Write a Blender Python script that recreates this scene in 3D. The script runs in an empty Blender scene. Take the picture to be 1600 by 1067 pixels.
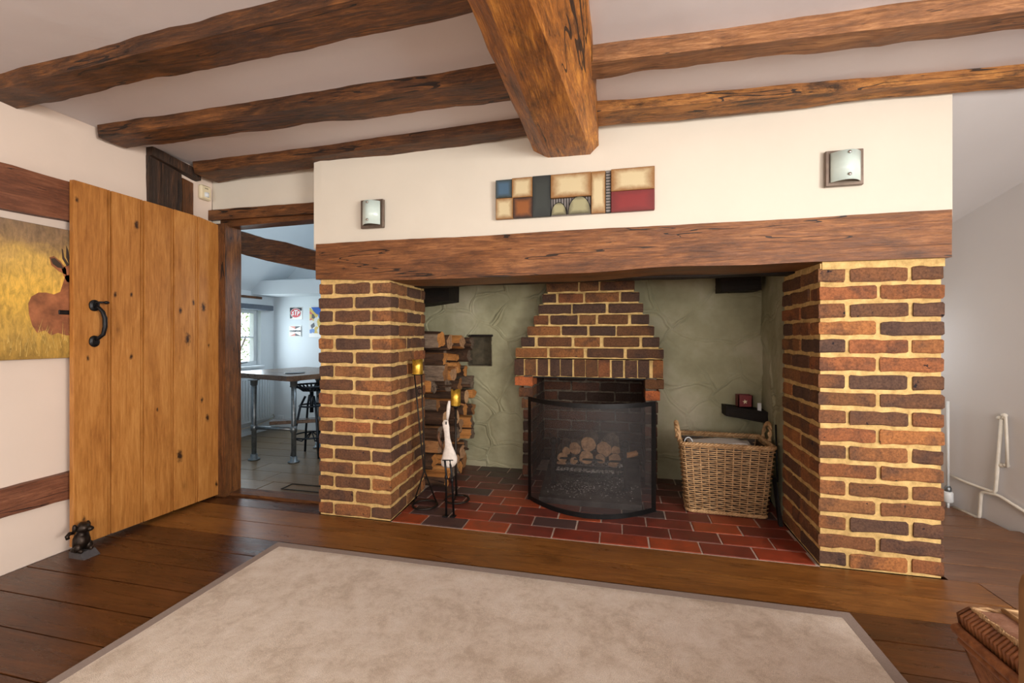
import bpy, bmesh, math, random
import numpy as np
from mathutils import Vector, Matrix, noise
R = random.Random(7)
C = bpy.context.scene.collection
SC = bpy.context.scene
PI = math.pi

# ---------------------------------------------------------------- camera, world, light, exposure
cam = bpy.data.cameras.new('camera'); co = bpy.data.objects.new('camera', cam); C.objects.link(co)
cam.sensor_width = 36; cam.lens = 700 / 1600 * 36; cam.shift_y = -8.5 / 1600
cam.clip_start = 0.02
co.location = (0, 0, 1); co.rotation_euler = (PI / 2, 0, math.atan(165 / 700))
SC.camera = co
SC.view_settings.view_transform = 'Standard'; SC.view_settings.look = 'None'
SC.view_settings.gamma = 1; SC.view_settings.use_curve_mapping = False
SC.view_settings.exposure = -0.10
w = bpy.data.worlds.new('sky'); SC.world = w; w.use_nodes = True
bg = w.node_tree.nodes['Background']
bg.inputs[0].default_value = (0.86, 0.93, 1.0, 1); bg.inputs[1].default_value = 2.6

def area(name, loc, rot, sx, sy, power, col):
    l = bpy.data.lights.new(name, 'AREA'); l.shape = 'RECTANGLE'; l.size = sx; l.size_y = sy
    l.energy = power; l.color = col
    o = bpy.data.objects.new(name, l); C.objects.link(o); o.location = loc; o.rotation_euler = rot
    return o
# daylight at the windows, and one fill lamp inside the kitchen
area('daylight_rear_window_a', (1.45, -2.52, 1.25), (PI/2-.30, 0, 0), 1.7, 1.1, 74, (1.0, 0.955, 0.90))
area('daylight_rear_window_b', (-1.35, -2.52, 1.25), (PI/2-.35, 0, 0), 1.2, 1.1, 36, (1.0, 0.955, 0.90))
area('daylight_side_window', (2.60, -0.55, 1.22), (PI/2, 0, PI/2), 1.4, 1.0, 165, (1.0, 0.94, 0.87))
area('daylight_kitchen_window', (-3.60, 3.72, 0.98), (PI/2, 0, -PI/2), 0.42, 0.56, 5.5, (0.80, 0.92, 1.0))
area('kitchen_fill', (-1.9, 3.3, 1.5), (PI/2, 0, PI/2+.2), 0.7, 0.8, 9, (0.74, 0.88, 1.0))  # unseen fill lamp within the kitchen; no window opening behind it
area('daylight_alcove_window', (1.62, 3.30, 0.95), (PI/2, 0, PI), 0.4, 0.5, .8, (0.95, 0.97, 1.0))

# ---------------------------------------------------------------- materials
def newmat(name):
    m = bpy.data.materials.new(name); m.use_nodes = True
    nt = m.node_tree; p = nt.nodes['Principled BSDF']
    return m, nt, p
def N(nt, t, **kw):
    n = nt.nodes.new(t)
    for k, v in kw.items(): setattr(n, k, v)
    return n
def ramp(nt, stops, interp='LINEAR'):
    r = N(nt, 'ShaderNodeValToRGB'); e = r.color_ramp.elements
    r.color_ramp.interpolation = interp
    while len(e) > 1: e.remove(e[-1])
    e[0].position = stops[0][0]; e[0].color = (*stops[0][1], 1)
    for p, c in stops[1:]:
        x = e.new(p); x.color = (*c, 1)
    return r
def mapping(nt, scale=(1, 1, 1), rnd=True, coord='Object'):
    tc = N(nt, 'ShaderNodeTexCoord'); mp = N(nt, 'ShaderNodeMapping')
    mp.inputs['Scale'].default_value = scale
    if rnd:
        oi = N(nt, 'ShaderNodeObjectInfo'); mu = N(nt, 'ShaderNodeVectorMath', operation='SCALE')
        cx = N(nt, 'ShaderNodeCombineXYZ')
        nt.links.new(oi.outputs['Random'], cx.inputs[0]); nt.links.new(oi.outputs['Random'], cx.inputs[1]); nt.links.new(oi.outputs['Random'], cx.inputs[2])
        nt.links.new(cx.outputs[0], mu.inputs[0]); mu.inputs['Scale'].default_value = 23.0
        ad = N(nt, 'ShaderNodeVectorMath', operation='ADD')
        nt.links.new(tc.outputs[coord], ad.inputs[0]); nt.links.new(mu.outputs[0], ad.inputs[1])
        nt.links.new(ad.outputs[0], mp.inputs['Vector'])
    else:
        nt.links.new(tc.outputs[coord], mp.inputs['Vector'])
    return mp
def noisetex(nt, mp, scale, detail=6, rough=.6, dist=0):
    n = N(nt, 'ShaderNodeTexNoise'); n.inputs['Scale'].default_value = scale; n.inputs['Detail'].default_value = detail
    n.inputs['Roughness'].default_value = rough; n.inputs['Distortion'].default_value = dist
    nt.links.new(mp.outputs[0], n.inputs['Vector']); return n
def mix(nt, a, b, fac, mode='MIX'):
    m = N(nt, 'ShaderNodeMix', data_type='RGBA', blend_type=mode)
    for sock, v in ((m.inputs[6], a), (m.inputs[7], b), (m.inputs[0], fac)):
        if hasattr(v, 'links') or hasattr(v, 'is_linked'): nt.links.new(v, sock)
        elif isinstance(v, (int, float)): sock.default_value = v
        else: sock.default_value = (*v, 1)
    return m.outputs[2]
def bump(nt, p, h, strength=.3, dist=.01):
    b = N(nt, 'ShaderNodeBump'); b.inputs['Strength'].default_value = strength; b.inputs['Distance'].default_value = dist
    nt.links.new(h, b.inputs['Height'])
    if p.inputs['Normal'].is_linked:
        nt.links.new(p.inputs['Normal'].links[0].from_socket, b.inputs['Normal'])
    nt.links.new(b.outputs[0], p.inputs['Normal'])

def plain(name, col, rough=.6, metal=0, var=.12, nscale=30, bmp=0.0, spec=.5):
    m, nt, p = newmat(name)
    mp = mapping(nt, rnd=False); n = noisetex(nt, mp, nscale)
    d = tuple(c * (1 - var) for c in col); l = tuple(min(1, c * (1 + var)) for c in col)
    r = ramp(nt, [(.3, d), (.7, l)]); nt.links.new(n.outputs[0], r.inputs[0]); nt.links.new(r.outputs[0], p.inputs['Base Color'])
    p.inputs['Roughness'].default_value = rough; p.inputs['Metallic'].default_value = metal
    p.inputs['Specular IOR Level'].default_value = spec
    if bmp: bump(nt, p, n.outputs[0], bmp, .003)
    return m

def plaster(name, col, var=.05, bmp=.35):
    m, nt, p = newmat(name); mp = mapping(nt, rnd=False)
    n = noisetex(nt, mp, 2.2, 4, .5); n2 = noisetex(nt, mp, 38, 3, .5); n3 = noisetex(nt, mp, 5, 3, .5, .3)
    r = ramp(nt, [(.3, tuple(c * (1 - var) for c in col)), (.7, col)])
    nt.links.new(n.outputs[0], r.inputs[0]); nt.links.new(r.outputs[0], p.inputs['Base Color'])
    p.inputs['Roughness'].default_value = .75; p.inputs['Specular IOR Level'].default_value = .25
    bump(nt, p, n3.outputs[0], bmp * .45, .02); bump(nt, p, n2.outputs[0], .10, .002)
    return m

def math2(nt, op, a, b=None, c=None, clamp=False):
    m = N(nt, 'ShaderNodeMath', operation=op); m.use_clamp = clamp
    for k, v in enumerate((a, b, c)):
        if v is None: continue
        if isinstance(v, (int, float)): m.inputs[k].default_value = v
        else: nt.links.new(v, m.inputs[k])
    return m.outputs[0]
def wood(name, dark, mid, light, axis='x', rough=.5, grain=1.0, crack=.5, patch=1.6, bmp=.5, rnd=True, marks=False, knots=False, spec=.4, rmin=None, contrast=1.0, blotch=.6):
    m, nt, p = newmat(name)
    ax_ = {'x': 0, 'y': 1, 'z': 2}[axis]
    def sc(f): v = [1, 1, 1]; v[ax_] = f; return tuple(v)
    m1 = mapping(nt, sc(.06), rnd); m2 = mapping(nt, sc(.14), rnd); m3 = mapping(nt, sc(.35), rnd)
    g = noisetex(nt, m1, 130 * grain, 8, .75, .3); g2 = noisetex(nt, m2, 26 * grain, 7, .7, 1.0); b = noisetex(nt, m3, patch * 2.4, 6, .7, .6)
    v = math2(nt, 'MULTIPLY_ADD', g.outputs[0], .40, math2(nt, 'MULTIPLY_ADD', g2.outputs[0], .34, math2(nt, 'MULTIPLY', b.outputs[0], .26)))
    c_ = .17 / contrast
    r = ramp(nt, [(max(0, .5 - c_), dark), (.5, mid), (min(1, .5 + c_), light)]); nt.links.new(v, r.inputs[0]); col = r.outputs[0]
    if blotch:
        bn = noisetex(nt, m3, 7 * patch, 9, .78, .4); br = ramp(nt, [(.50, (0, 0, 0)), (.66, (1, 1, 1))]); nt.links.new(bn.outputs[0], br.inputs[0])
        col = mix(nt, col, tuple(x * .55 for x in dark), math2(nt, 'MULTIPLY', br.outputs[0], blotch))
    if crack > 0:
        cn = noisetex(nt, m1, 11, 3, .55, .25); mk = noisetex(nt, m3, 4.2, 3, .6)
        d = math2(nt, 'ABSOLUTE', math2(nt, 'SUBTRACT', cn.outputs[0], .5))
        w_ = math2(nt, 'MINIMUM', math2(nt, 'MULTIPLY', math2(nt, 'SUBTRACT', mk.outputs[0], .46, clamp=True), .11 * crack), .0075)
        line = math2(nt, 'LESS_THAN', d, w_)
        col = mix(nt, col, (.006, .003, .002), math2(nt, 'MULTIPLY', line, .9))
        sp = noisetex(nt, m2, 75, 2, .6); sr = ramp(nt, [(.27, (1, 1, 1)), (.32, (0, 0, 0))]); nt.links.new(sp.outputs[0], sr.inputs[0])
        col = mix(nt, col, (.008, .004, .003), math2(nt, 'MULTIPLY', sr.outputs[0], .7))
    if knots:
        vo = N(nt, 'ShaderNodeTexVoronoi'); vo.inputs['Scale'].default_value = 4.3
        kmp = mapping(nt, sc(.55), rnd); nt.links.new(kmp.outputs[0], vo.inputs['Vector'])
        kr = ramp(nt, [(.02, (1, 1, 1)), (.075, (.25, .25, .25)), (.13, (0, 0, 0))]); nt.links.new(math2(nt, 'MULTIPLY_ADD', g2.outputs[0], .05, vo.outputs['Distance']), kr.inputs[0])
        col = mix(nt, col, tuple(x * .45 for x in dark), math2(nt, 'MULTIPLY', kr.outputs[0], .8))
    nt.links.new(col, p.inputs['Base Color'])
    rr = N(nt, 'ShaderNodeMapRange'); rr.inputs['To Min'].default_value = rmin if rmin is not None else rough - .1; rr.inputs['To Max'].default_value = rough + .15
    nt.links.new(g2.outputs[0], rr.inputs[0]); nt.links.new(rr.outputs[0], p.inputs['Roughness'])
    p.inputs['Specular IOR Level'].default_value = spec
    bump(nt, p, b.outputs[0], bmp * .8, .02)
    bump(nt, p, g.outputs[0], bmp * .7, .005)
    if crack > 0:
        bump(nt, p, g2.outputs[0], bmp * .6, .008)
        bump(nt, p, math2(nt, 'SUBTRACT', 1.0, line), bmp * .8, .006)
    if marks:
        wv = N(nt, 'ShaderNodeTexWave'); wv.inputs['Scale'].default_value = 7; wv.inputs['Distortion'].default_value = 4
        mw = mapping(nt, (1, .5, .3), rnd); nt.links.new(mw.outputs[0], wv.inputs['Vector']); bump(nt, p, wv.outputs['Fac'], .25, .004)
    return m

M = {}
M['wall'] = plaster('cream_wall_paint', (.74, .615, .52))
M['breast'] = plaster('cream_breast_paint', (.70, .645, .55))
M['ceiling'] = plaster('white_ceiling_paint', (.71, .67, .68), bmp=.5)
M['kwall'] = plaster('cool_white_wall_paint', (.70, .75, .78), bmp=.15)
M['rwall'] = plaster('pale_grey_wall_paint', (.62, .60, .60), bmp=.15)
M['beam'] = wood('old_oak_beam', (.013, .006, .004), (.098, .036, .011), (.30, .115, .030), 'x', .5, 1, 1.0, 1.6, .9, contrast=1.35)
M['beamR'] = wood('sawn_oak_beam', (.06, .024, .010), (.24, .10, .036), (.50, .25, .105), 'x', .5, 1, .35, 1.6, .8, marks=True, blotch=.35, contrast=1.35)
M['beamG'] = wood('golden_oak_beam', (.03, .013, .005), (.32, .125, .028), (.62, .29, .07), 'x', .5, 1, 1.0, 1.8, .9, blotch=.9, contrast=1.35)
M['main'] = wood('main_oak_beam', (.04, .014, .005), (.32, .11, .018), (.78, .34, .055), 'y', .40, .8, 1.5, 1.6, .9, blotch=.7, contrast=1.35)
M['lintel'] = wood('lintel_oak', (.045, .016, .007), (.19, .070, .022), (.42, .18, .062), 'x', .40, .8, .7, 1.3, .7, blotch=.5, contrast=1.35)
M['post'] = wood('dark_post_oak', (.008, .005, .004), (.035, .018, .010), (.15, .065, .03), 'z', .6, 1, 1, 2, 1)
M['frame'] = wood('door_frame_oak', (.020, .008, .004), (.12, .044, .013), (.32, .13, .036), 'z', .45, 1, .8, 2, .6)
M['frameX'] = wood('door_head_oak', (.020, .008, .004), (.12, .044, .013), (.32, .13, .036), 'x', .45, 1, .8, 2, .6)
M['rail'] = wood('wall_rail_oak', (.040, .014, .008), (.17, .058, .026), (.34, .14, .07), 'y', .5, 1, .7, 2, .7, blotch=.4)
M['door'] = wood('door_oak', (.25, .085, .016), (.43, .175, .038), (.58, .27, .072), 'z', .45, 1, 0, 1.8, .10, knots=True, blotch=.0, contrast=1.35)
M['floor'] = wood('dark_floorboards', (.020, .007, .003), (.076, .025, .007), (.17, .060, .016), 'x', .30, .8, 0, 1.6, .25, knots=True, spec=.5, rmin=.14, blotch=.35)
M['floorR'] = wood('lit_right_floorboards', (.07, .030, .015), (.18, .082, .040), (.30, .155, .08), 'x', .36, .8, 0, 1.6, .25, knots=True, spec=.5, rmin=.22, blotch=.3)  # lighter copy of the floorboards; light at the right is in its colour
M['floorF'] = wood('lit_front_floorboards', (.07, .024, .006), (.22, .084, .018), (.38, .165, .04), 'x', .30, .8, 0, 1.6, .25, knots=True, spec=.5, rmin=.16, blotch=.45)  # brighter board copy; its colour carries the light falling before the hearth
M['kfloor'] = wood('kitchen_laminate', (.10, .066, .036), (.20, .135, .075), (.31, .22, .13), 'x', .3, 1, 0, 2, .1, blotch=0)
M['table'] = wood('scaffold_table', (.05, .028, .018), (.13, .075, .045), (.24, .16, .11), 'x', .3, 1, .3, 2, .3, rmin=.15, blotch=.4)
M['iron'] = plain('black_iron', (.012, .012, .013), .45, .6, .3, 60, .2)
M['iron2'] = plain('brown_black_iron', (.03, .024, .02), .5, .7, .3, 60, .3)
M['steel'] = plain('galvanised_pipe', (.22, .25, .27), .4, .85, .25, 40, .1)
M['stool'] = plain('blue_black_metal', (.02, .028, .04), .35, .7, .2)
M['white'] = plain('white_gloss_paint', (.72, .76, .78), .35, 0, .04)
M['cream_pl'] = plain('ivory_plastic', (.72, .62, .42), .45, 0, .04)
M['pipe'] = plain('cream_painted_pipe', (.70, .66, .58), .45, 0, .08)
M['rad'] = plain('radiator_enamel', (.62, .68, .72), .35, 0, .03)
M['bronze'] = plain('cast_bronze', (.030, .020, .014), .42, .75, .5, 35, .5)
M['wedge'] = plain('worn_steel', (.12, .11, .11), .5, .6, .2)
M['black'] = plain('soot', (.006, .005, .004), .95, 0, .3, 20, .3, spec=.1)
M['soot_wood'] = wood('sooty_wood', (.004, .003, .002), (.012, .007, .004), (.035, .016, .008), 'x', .7, 1, 1, 2, 1)
M['paper'] = plain('paper', (.78, .74, .70), .8, 0, .05)
M['trim_rug'] = plain('rug_border_tape', (.30, .245, .215), .9, 0, .08, 200, .2, spec=.1)
M['red'] = plain('red_lantern', (.16, .012, .014), .5, 0, .2)
M['slab'] = plain('hearth_slab', (.085, .075, .07), .9, 0, .45, 9, .4, spec=.2)
M['plate'] = plain('brushed_bronze_plate', (.20, .155, .125), .35, .8, .15)
M['stud'] = plain('nickel_stud', (.45, .42, .38), .3, .9, .05)
M['grout'] = plain('hearth_grout', (.52, .42, .35), .9, 0, .2, 40, .4, spec=.2)
M['blind'] = plain('grey_blind_cassette', (.10, .12, .15), .6, 0, .1)
M['ivory'] = plain('white_washed_wood', (.66, .60, .54), .6, 0, .15, 60, .3)
M['glasspane'], nt, p = newmat('window_glass')
t = N(nt, 'ShaderNodeBsdfTransparent'); g = N(nt, 'ShaderNodeBsdfGlossy'); g.inputs['Roughness'].default_value = .02
ms = N(nt, 'ShaderNodeMixShader'); ms.inputs[0].default_value = .05
nt.links.new(t.outputs[0], ms.inputs[1]); nt.links.new(g.outputs[0], ms.inputs[2]); nt.links.new(ms.outputs[0], nt.nodes['Material Output'].inputs[0])
M['mesh'], nt, p = newmat('fine_black_wire_mesh')
t = N(nt, 'ShaderNodeBsdfTransparent'); ms = N(nt, 'ShaderNodeMixShader'); ms.inputs[0].default_value = .50
p.inputs['Base Color'].default_value = (.035, .032, .032, 1); p.inputs['Roughness'].default_value = .6
nt.links.new(t.outputs[0], ms.inputs[1]); nt.links.new(p.outputs[0], ms.inputs[2]); nt.links.new(ms.outputs[0], nt.nodes['Material Output'].inputs[0])
M['frost'] = plain('frosted_glass', (.60, .72, .68), .22, 0, .03)
M['frost'].node_tree.nodes['Principled BSDF'].inputs['Subsurface Weight'].default_value = .0
M['gold'], nt, p = newmat('gold_candle_wax')
mp = mapping(nt); n = noisetex(nt, mp, 45, 4)
r_ = ramp(nt, [(.35, (.55, .30, .03)), (.65, (.95, .62, .10))]); nt.links.new(n.outputs[0], r_.inputs[0]); nt.links.new(r_.outputs[0], p.inputs['Base Color'])
p.inputs['Metallic'].default_value = .75; p.inputs['Roughness'].default_value = .34; bump(nt, p, n.outputs[0], .4, .004)

def brickmat(name, cols, soot=0, bright=1.0):
    m, nt, p = newmat(name)
    oi = N(nt, 'ShaderNodeObjectInfo')
    r = ramp(nt, [(i / len(cols), tuple(v * bright for v in c)) for i, c in enumerate(cols)], 'CONSTANT')
    nt.links.new(oi.outputs['Random'], r.inputs[0])
    mp = mapping(nt); n = noisetex(nt, mp, 9, 5, .65, .4); n2 = noisetex(nt, mp, 110, 4, .7); n3 = noisetex(nt, mp, 38, 4, .6)
    f = ramp(nt, [(.46, (0, 0, 0)), (.64, (1, 1, 1))]); nt.links.new(n.outputs[0], f.inputs[0])
    fm = N(nt, 'ShaderNodeMath', operation='MULTIPLY'); fm.inputs[1].default_value = .66; nt.links.new(f.outputs[0], fm.inputs[0])
    c = mix(nt, r.outputs[0], (.058 * bright, .036 * bright, .030 * bright), fm.outputs[0])
    g = ramp(nt, [(.3, (.55, .55, .55)), (.7, (1.3, 1.28, 1.22))]); nt.links.new(n2.outputs[0], g.inputs[0])
    c = mix(nt, c, g.outputs[0], 1.0, 'MULTIPLY')
    sp = ramp(nt, [(.28, (1, 1, 1)), (.34, (0, 0, 0))]); nt.links.new(n3.outputs[0], sp.inputs[0])
    c = mix(nt, c, (.015, .012, .016), sp.outputs[0])
    nt.links.new(c, p.inputs['Base Color']); p.inputs['Roughness'].default_value = .85; p.inputs['Specular IOR Level'].default_value = .25
    bump(nt, p, n3.outputs[0], .6, .006); bump(nt, p, n2.outputs[0], .5, .003)
    return m
BC = [(.25, .105, .042), (.18, .078, .036), (.13, .062, .034), (.33, .135, .048), (.23, .105, .045), (.10, .055, .038), (.27, .10, .042), (.16, .072, .032), (.21, .082, .034), (.12, .06, .038)]
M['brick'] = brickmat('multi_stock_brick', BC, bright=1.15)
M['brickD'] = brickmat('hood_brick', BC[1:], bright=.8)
M['brickS'] = brickmat('sooty_firebox_brick', [(.10, .040, .022), (.07, .03, .02), (.045, .025, .018), (.12, .05, .03)], bright=.8)
M['brickRed'] = brickmat('bright_orange_brick', [(.45, .13, .045)])
# dark knots of the door boards (y, z, radius) set into the grain colour
def add_knots(m, ks):
    nt = m.node_tree; p = nt.nodes['Principled BSDF']; src = p.inputs['Base Color'].links[0].from_socket
    tc = N(nt, 'ShaderNodeTexCoord'); mp = N(nt, 'ShaderNodeMapping'); mp.inputs['Scale'].default_value = (0, 1, .5); nt.links.new(tc.outputs['Object'], mp.inputs[0])
    wn = N(nt, 'ShaderNodeTexNoise'); wn.inputs['Scale'].default_value = 70; nt.links.new(tc.outputs['Object'], wn.inputs['Vector'])
    acc = None
    for (y, z, r) in ks:
        d = N(nt, 'ShaderNodeVectorMath', operation='DISTANCE'); nt.links.new(mp.outputs[0], d.inputs[0]); d.inputs[1].default_value = (0, y, z*.5)
        v = math2(nt, 'ADD', d.outputs['Value'], math2(nt, 'MULTIPLY', math2(nt, 'SUBTRACT', wn.outputs[0], .5), r*1.2))
        f = math2(nt, 'SUBTRACT', 1.0, math2(nt, 'DIVIDE', v, r), clamp=True); acc = f if acc is None else math2(nt, 'MAXIMUM', acc, f)
    nt.links.new(mix(nt, src, (.035, .012, .004), math2(nt, 'MULTIPLY', acc, 1.3, clamp=True)), p.inputs['Base Color'])
def dpt(px, py, r):
    d = (-.2293*700+(px-800)*.9733, .9733*700+(px-800)*.2293, 525-py); k = -2.424/d[0]; return (k*d[1], 1+k*d[2], r)
add_knots(M['door'], [dpt(*k) for k in ((120, 312, .010), (213, 352, .016), (180, 460, .009), (205, 460, .008), (205, 557, .010), (282, 485, .012), (302, 473, .010), (318, 480, .018), (293, 530, .022), (326, 540, .009), (315, 625, .012), (324, 653, .015), (281, 712, .022), (338, 756, .012), (137, 560, .008), (131, 812, .010), (246, 640, .007))])
def mortarmat(name, a, b):
    m, nt, p = newmat(name); mp = mapping(nt, rnd=False); n = noisetex(nt, mp, 26, 5, .7); n2 = noisetex(nt, mp, 150, 3, .7)
    r = ramp(nt, [(.3, a), (.65, b)]); nt.links.new(n.outputs[0], r.inputs[0]); nt.links.new(r.outputs[0], p.inputs['Base Color'])
    p.inputs['Roughness'].default_value = .95; p.inputs['Specular IOR Level'].default_value = .1
    bump(nt, p, n.outputs[0], .7, .008); bump(nt, p, n2.outputs[0], .5, .002); return m
M['mortar'] = mortarmat('buff_sand_mortar', (.42, .275, .105), (.74, .515, .215))
M['mortarS'] = mortarmat('sooty_mortar', (.04, .032, .025), (.15, .12, .09))
def tilemat():
    m, nt, p = newmat('quarry_tile'); oi = N(nt, 'ShaderNodeObjectInfo')
    cols = [(.21, .034, .017), (.15, .032, .020), (.28, .046, .018), (.095, .038, .032), (.25, .042, .018), (.18, .036, .021), (.33, .062, .02), (.085, .048, .044), (.17, .036, .023), (.23, .045, .024)]
    r = ramp(nt, [(i / len(cols), c) for i, c in enumerate(cols)], 'CONSTANT'); nt.links.new(oi.outputs['Random'], r.inputs[0])
    mp = mapping(nt); n = noisetex(nt, mp, 12, 6, .65); n2 = noisetex(nt, mp, 90, 4, .7)
    g = ramp(nt, [(.3, (.6, .65, .7)), (.7, (1.25, 1.2, 1.2))]); nt.links.new(n.outputs[0], g.inputs[0])
    c = mix(nt, r.outputs[0], g.outputs[0], 1.0, 'MULTIPLY')
    # darker grey-brown tint towards the back of the hearth
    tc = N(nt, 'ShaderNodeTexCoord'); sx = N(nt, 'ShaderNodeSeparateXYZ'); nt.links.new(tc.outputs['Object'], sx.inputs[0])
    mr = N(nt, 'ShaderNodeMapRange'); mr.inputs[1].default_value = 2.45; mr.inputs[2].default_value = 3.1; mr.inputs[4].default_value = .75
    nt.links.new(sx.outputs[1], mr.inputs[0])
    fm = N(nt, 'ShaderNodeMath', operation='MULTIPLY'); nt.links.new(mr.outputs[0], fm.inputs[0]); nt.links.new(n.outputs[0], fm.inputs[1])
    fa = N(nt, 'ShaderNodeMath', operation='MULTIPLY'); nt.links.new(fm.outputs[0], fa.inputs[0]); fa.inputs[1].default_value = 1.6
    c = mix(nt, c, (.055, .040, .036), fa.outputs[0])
    nt.links.new(c, p.inputs['Base Color'])
    rr = N(nt, 'ShaderNodeMapRange'); rr.inputs['To Min'].default_value = .2; rr.inputs['To Max'].default_value = .6; nt.links.new(n.outputs[0], rr.inputs[0]); nt.links.new(rr.outputs[0], p.inputs['Roughness'])
    bump(nt, p, n.outputs[0], .2, .006); bump(nt, p, n2.outputs[0], .15, .001); return m
M['tile'] = tilemat()
def cavemat():
    m, nt, p = newmat('sage_green_render'); mp = mapping(nt, rnd=False)
    n = noisetex(nt, mp, 2.6, 5, .6); n2 = noisetex(nt, mp, 30, 5, .6)
    r = ramp(nt, [(.32, (.27, .255, .155)), (.52, (.37, .35, .225)), (.72, (.49, .455, .33))]); nt.links.new(n.outputs[0], r.inputs[0])
    tc = N(nt, 'ShaderNodeTexCoord'); sx = N(nt, 'ShaderNodeSeparateXYZ'); nt.links.new(tc.outputs['Object'], sx.inputs[0])
    nt.links.new(r.outputs[0], p.inputs['Base Color']); p.inputs['Roughness'].default_value = .8; p.inputs['Specular IOR Level'].default_value = .2
    bump(nt, p, n2.outputs[0], .35, .006); return m
M['cave'] = cavemat()
def rugmat():
    m, nt, p = newmat('cream_wool_pile'); mp = mapping(nt, rnd=False)
    n = noisetex(nt, mp, 3.6, 6, .7, .2); n2 = noisetex(nt, mp, 420, 2, .7); n3 = noisetex(nt, mp, 17, 8, .8, .35)
    a = N(nt, 'ShaderNodeMath', operation='MULTIPLY_ADD'); a.inputs[1].default_value = .5
    b = N(nt, 'ShaderNodeMath', operation='MULTIPLY'); b.inputs[1].default_value = .5
    nt.links.new(n.outputs[0], b.inputs[0]); nt.links.new(n3.outputs[0], a.inputs[0]); nt.links.new(b.outputs[0], a.inputs[2])
    r = ramp(nt, [(.40, (.60, .48, .36)), (.50, (.78, .665, .54)), (.60, (.88, .78, .67))]); nt.links.new(a.outputs[0], r.inputs[0])
    g = ramp(nt, [(.3, (.72, .72, .72)), (.7, (1.12, 1.12, 1.12))]); nt.links.new(n2.outputs[0], g.inputs[0])
    c = mix(nt, r.outputs[0], g.outputs[0], 1.0, 'MULTIPLY')
    nt.links.new(c, p.inputs['Base Color']); p.inputs['Roughness'].default_value = 1; p.inputs['Specular IOR Level'].default_value = .05
    p.inputs['Sheen Weight'].default_value = .3
    bump(nt, p, n2.outputs[0], .8, .004); bump(nt, p, n3.outputs[0], .35, .012); return m
M['rug'] = rugmat()
def wicker(name, a, b):
    m, nt, p = newmat(name); mp = mapping(nt, rnd=False); n = noisetex(nt, mp, 35, 4, .7)
    r = ramp(nt, [(.3, a), (.7, b)]); nt.links.new(n.outputs[0], r.inputs[0]); nt.links.new(r.outputs[0], p.inputs['Base Color']); p.inputs['Roughness'].default_value = .55
    return m
M['wicker'] = wicker('rattan_cane', (.26, .135, .052), (.62, .40, .20))
M['wickerD'] = wicker('weave_shade_dark', (.02, .011, .006), (.06, .034, .016))  # near-black cane copy; paints the shade behind the weave
M['hamper'] = wicker('red_brown_reed', (.12, .036, .012), (.36, .14, .05))
M['hamperT'] = wicker('pinkish_lid_reed', (.40, .20, .12), (.60, .36, .25))
M['leather'] = plain('tan_suede', (.26, .13, .045), .8, 0, .2, 25, .2)
M['bark'] = wood('log_bark', (.018, .010, .006), (.075, .036, .018), (.20, .10, .05), 'x', .8, 1.4, 1, 4, 1.2)
M['split'] = wood('split_log_face', (.11, .045, .016), (.36, .16, .055), (.58, .31, .13), 'x', .7, 1, .3, 4, .7)
M['cut'] = plain('pale_cut_log_end', (.55, .33, .17), .8, 0, .25, 60, .3)
M['splitG'] = wood('grey_split_face', (.04, .028, .02), (.18, .125, .085), (.38, .29, .21), 'x', .8, 1, .6, 4, .9)
M['splitO'] = wood('orange_split_face', (.18, .065, .018), (.55, .23, .06), (.75, .40, .14), 'x', .7, 1, .3, 4, .7, blotch=.3)
M['cutD'] = plain('weathered_cut_log_end', (.36, .20, .10), .85, 0, .45, 45, .4)
M['bark2'] = wood('firewood_bark', (.05, .035, .025), (.14, .10, .07), (.28, .21, .15), 'y', .85, 1.2, 1, 4, 1)
M['ash'] = plain('wood_ash', (.34, .31, .29), 1, 0, .6, 60, .6, spec=.1)
M['leaf'] = wicker('hedge_leaf', (.08, .18, .02), (.34, .42, .06))
M['lawn'] = plain('lawn_grass', (.20, .32, .06), .9, 0, .3)

# ---------------------------------------------------------------- helpers
def link(o, parent=None):
    C.objects.link(o)
    if parent is not None:
        o.parent = parent; o.matrix_parent_inverse = Matrix.Translation(parent.location).inverted()
    return o
def tag(o, label, cat=None, group=None, kind=None):
    o['label'] = label
    if cat: o['category'] = cat
    if group: o['group'] = group
    if kind: o['kind'] = kind
    return o
def thing(name, loc, label, cat, group=None, kind=None):
    o = bpy.data.objects.new(name, None); o.empty_display_size = .05; o.location = loc
    C.objects.link(o); return tag(o, label, cat, group, kind)
def mesh(name, V, F, mats, parent=None, smooth=False, mi=None):
    me = bpy.data.meshes.new(name); me.from_pydata([tuple(v) for v in V], [], F)
    for m in (mats if isinstance(mats, (list, tuple)) else [mats]): me.materials.append(m)
    if mi: me.polygons.foreach_set('material_index', mi)
    if smooth: me.polygons.foreach_set('use_smooth', [True] * len(me.polygons))
    me.update()
    return link(bpy.data.objects.new(name, me), parent)
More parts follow.
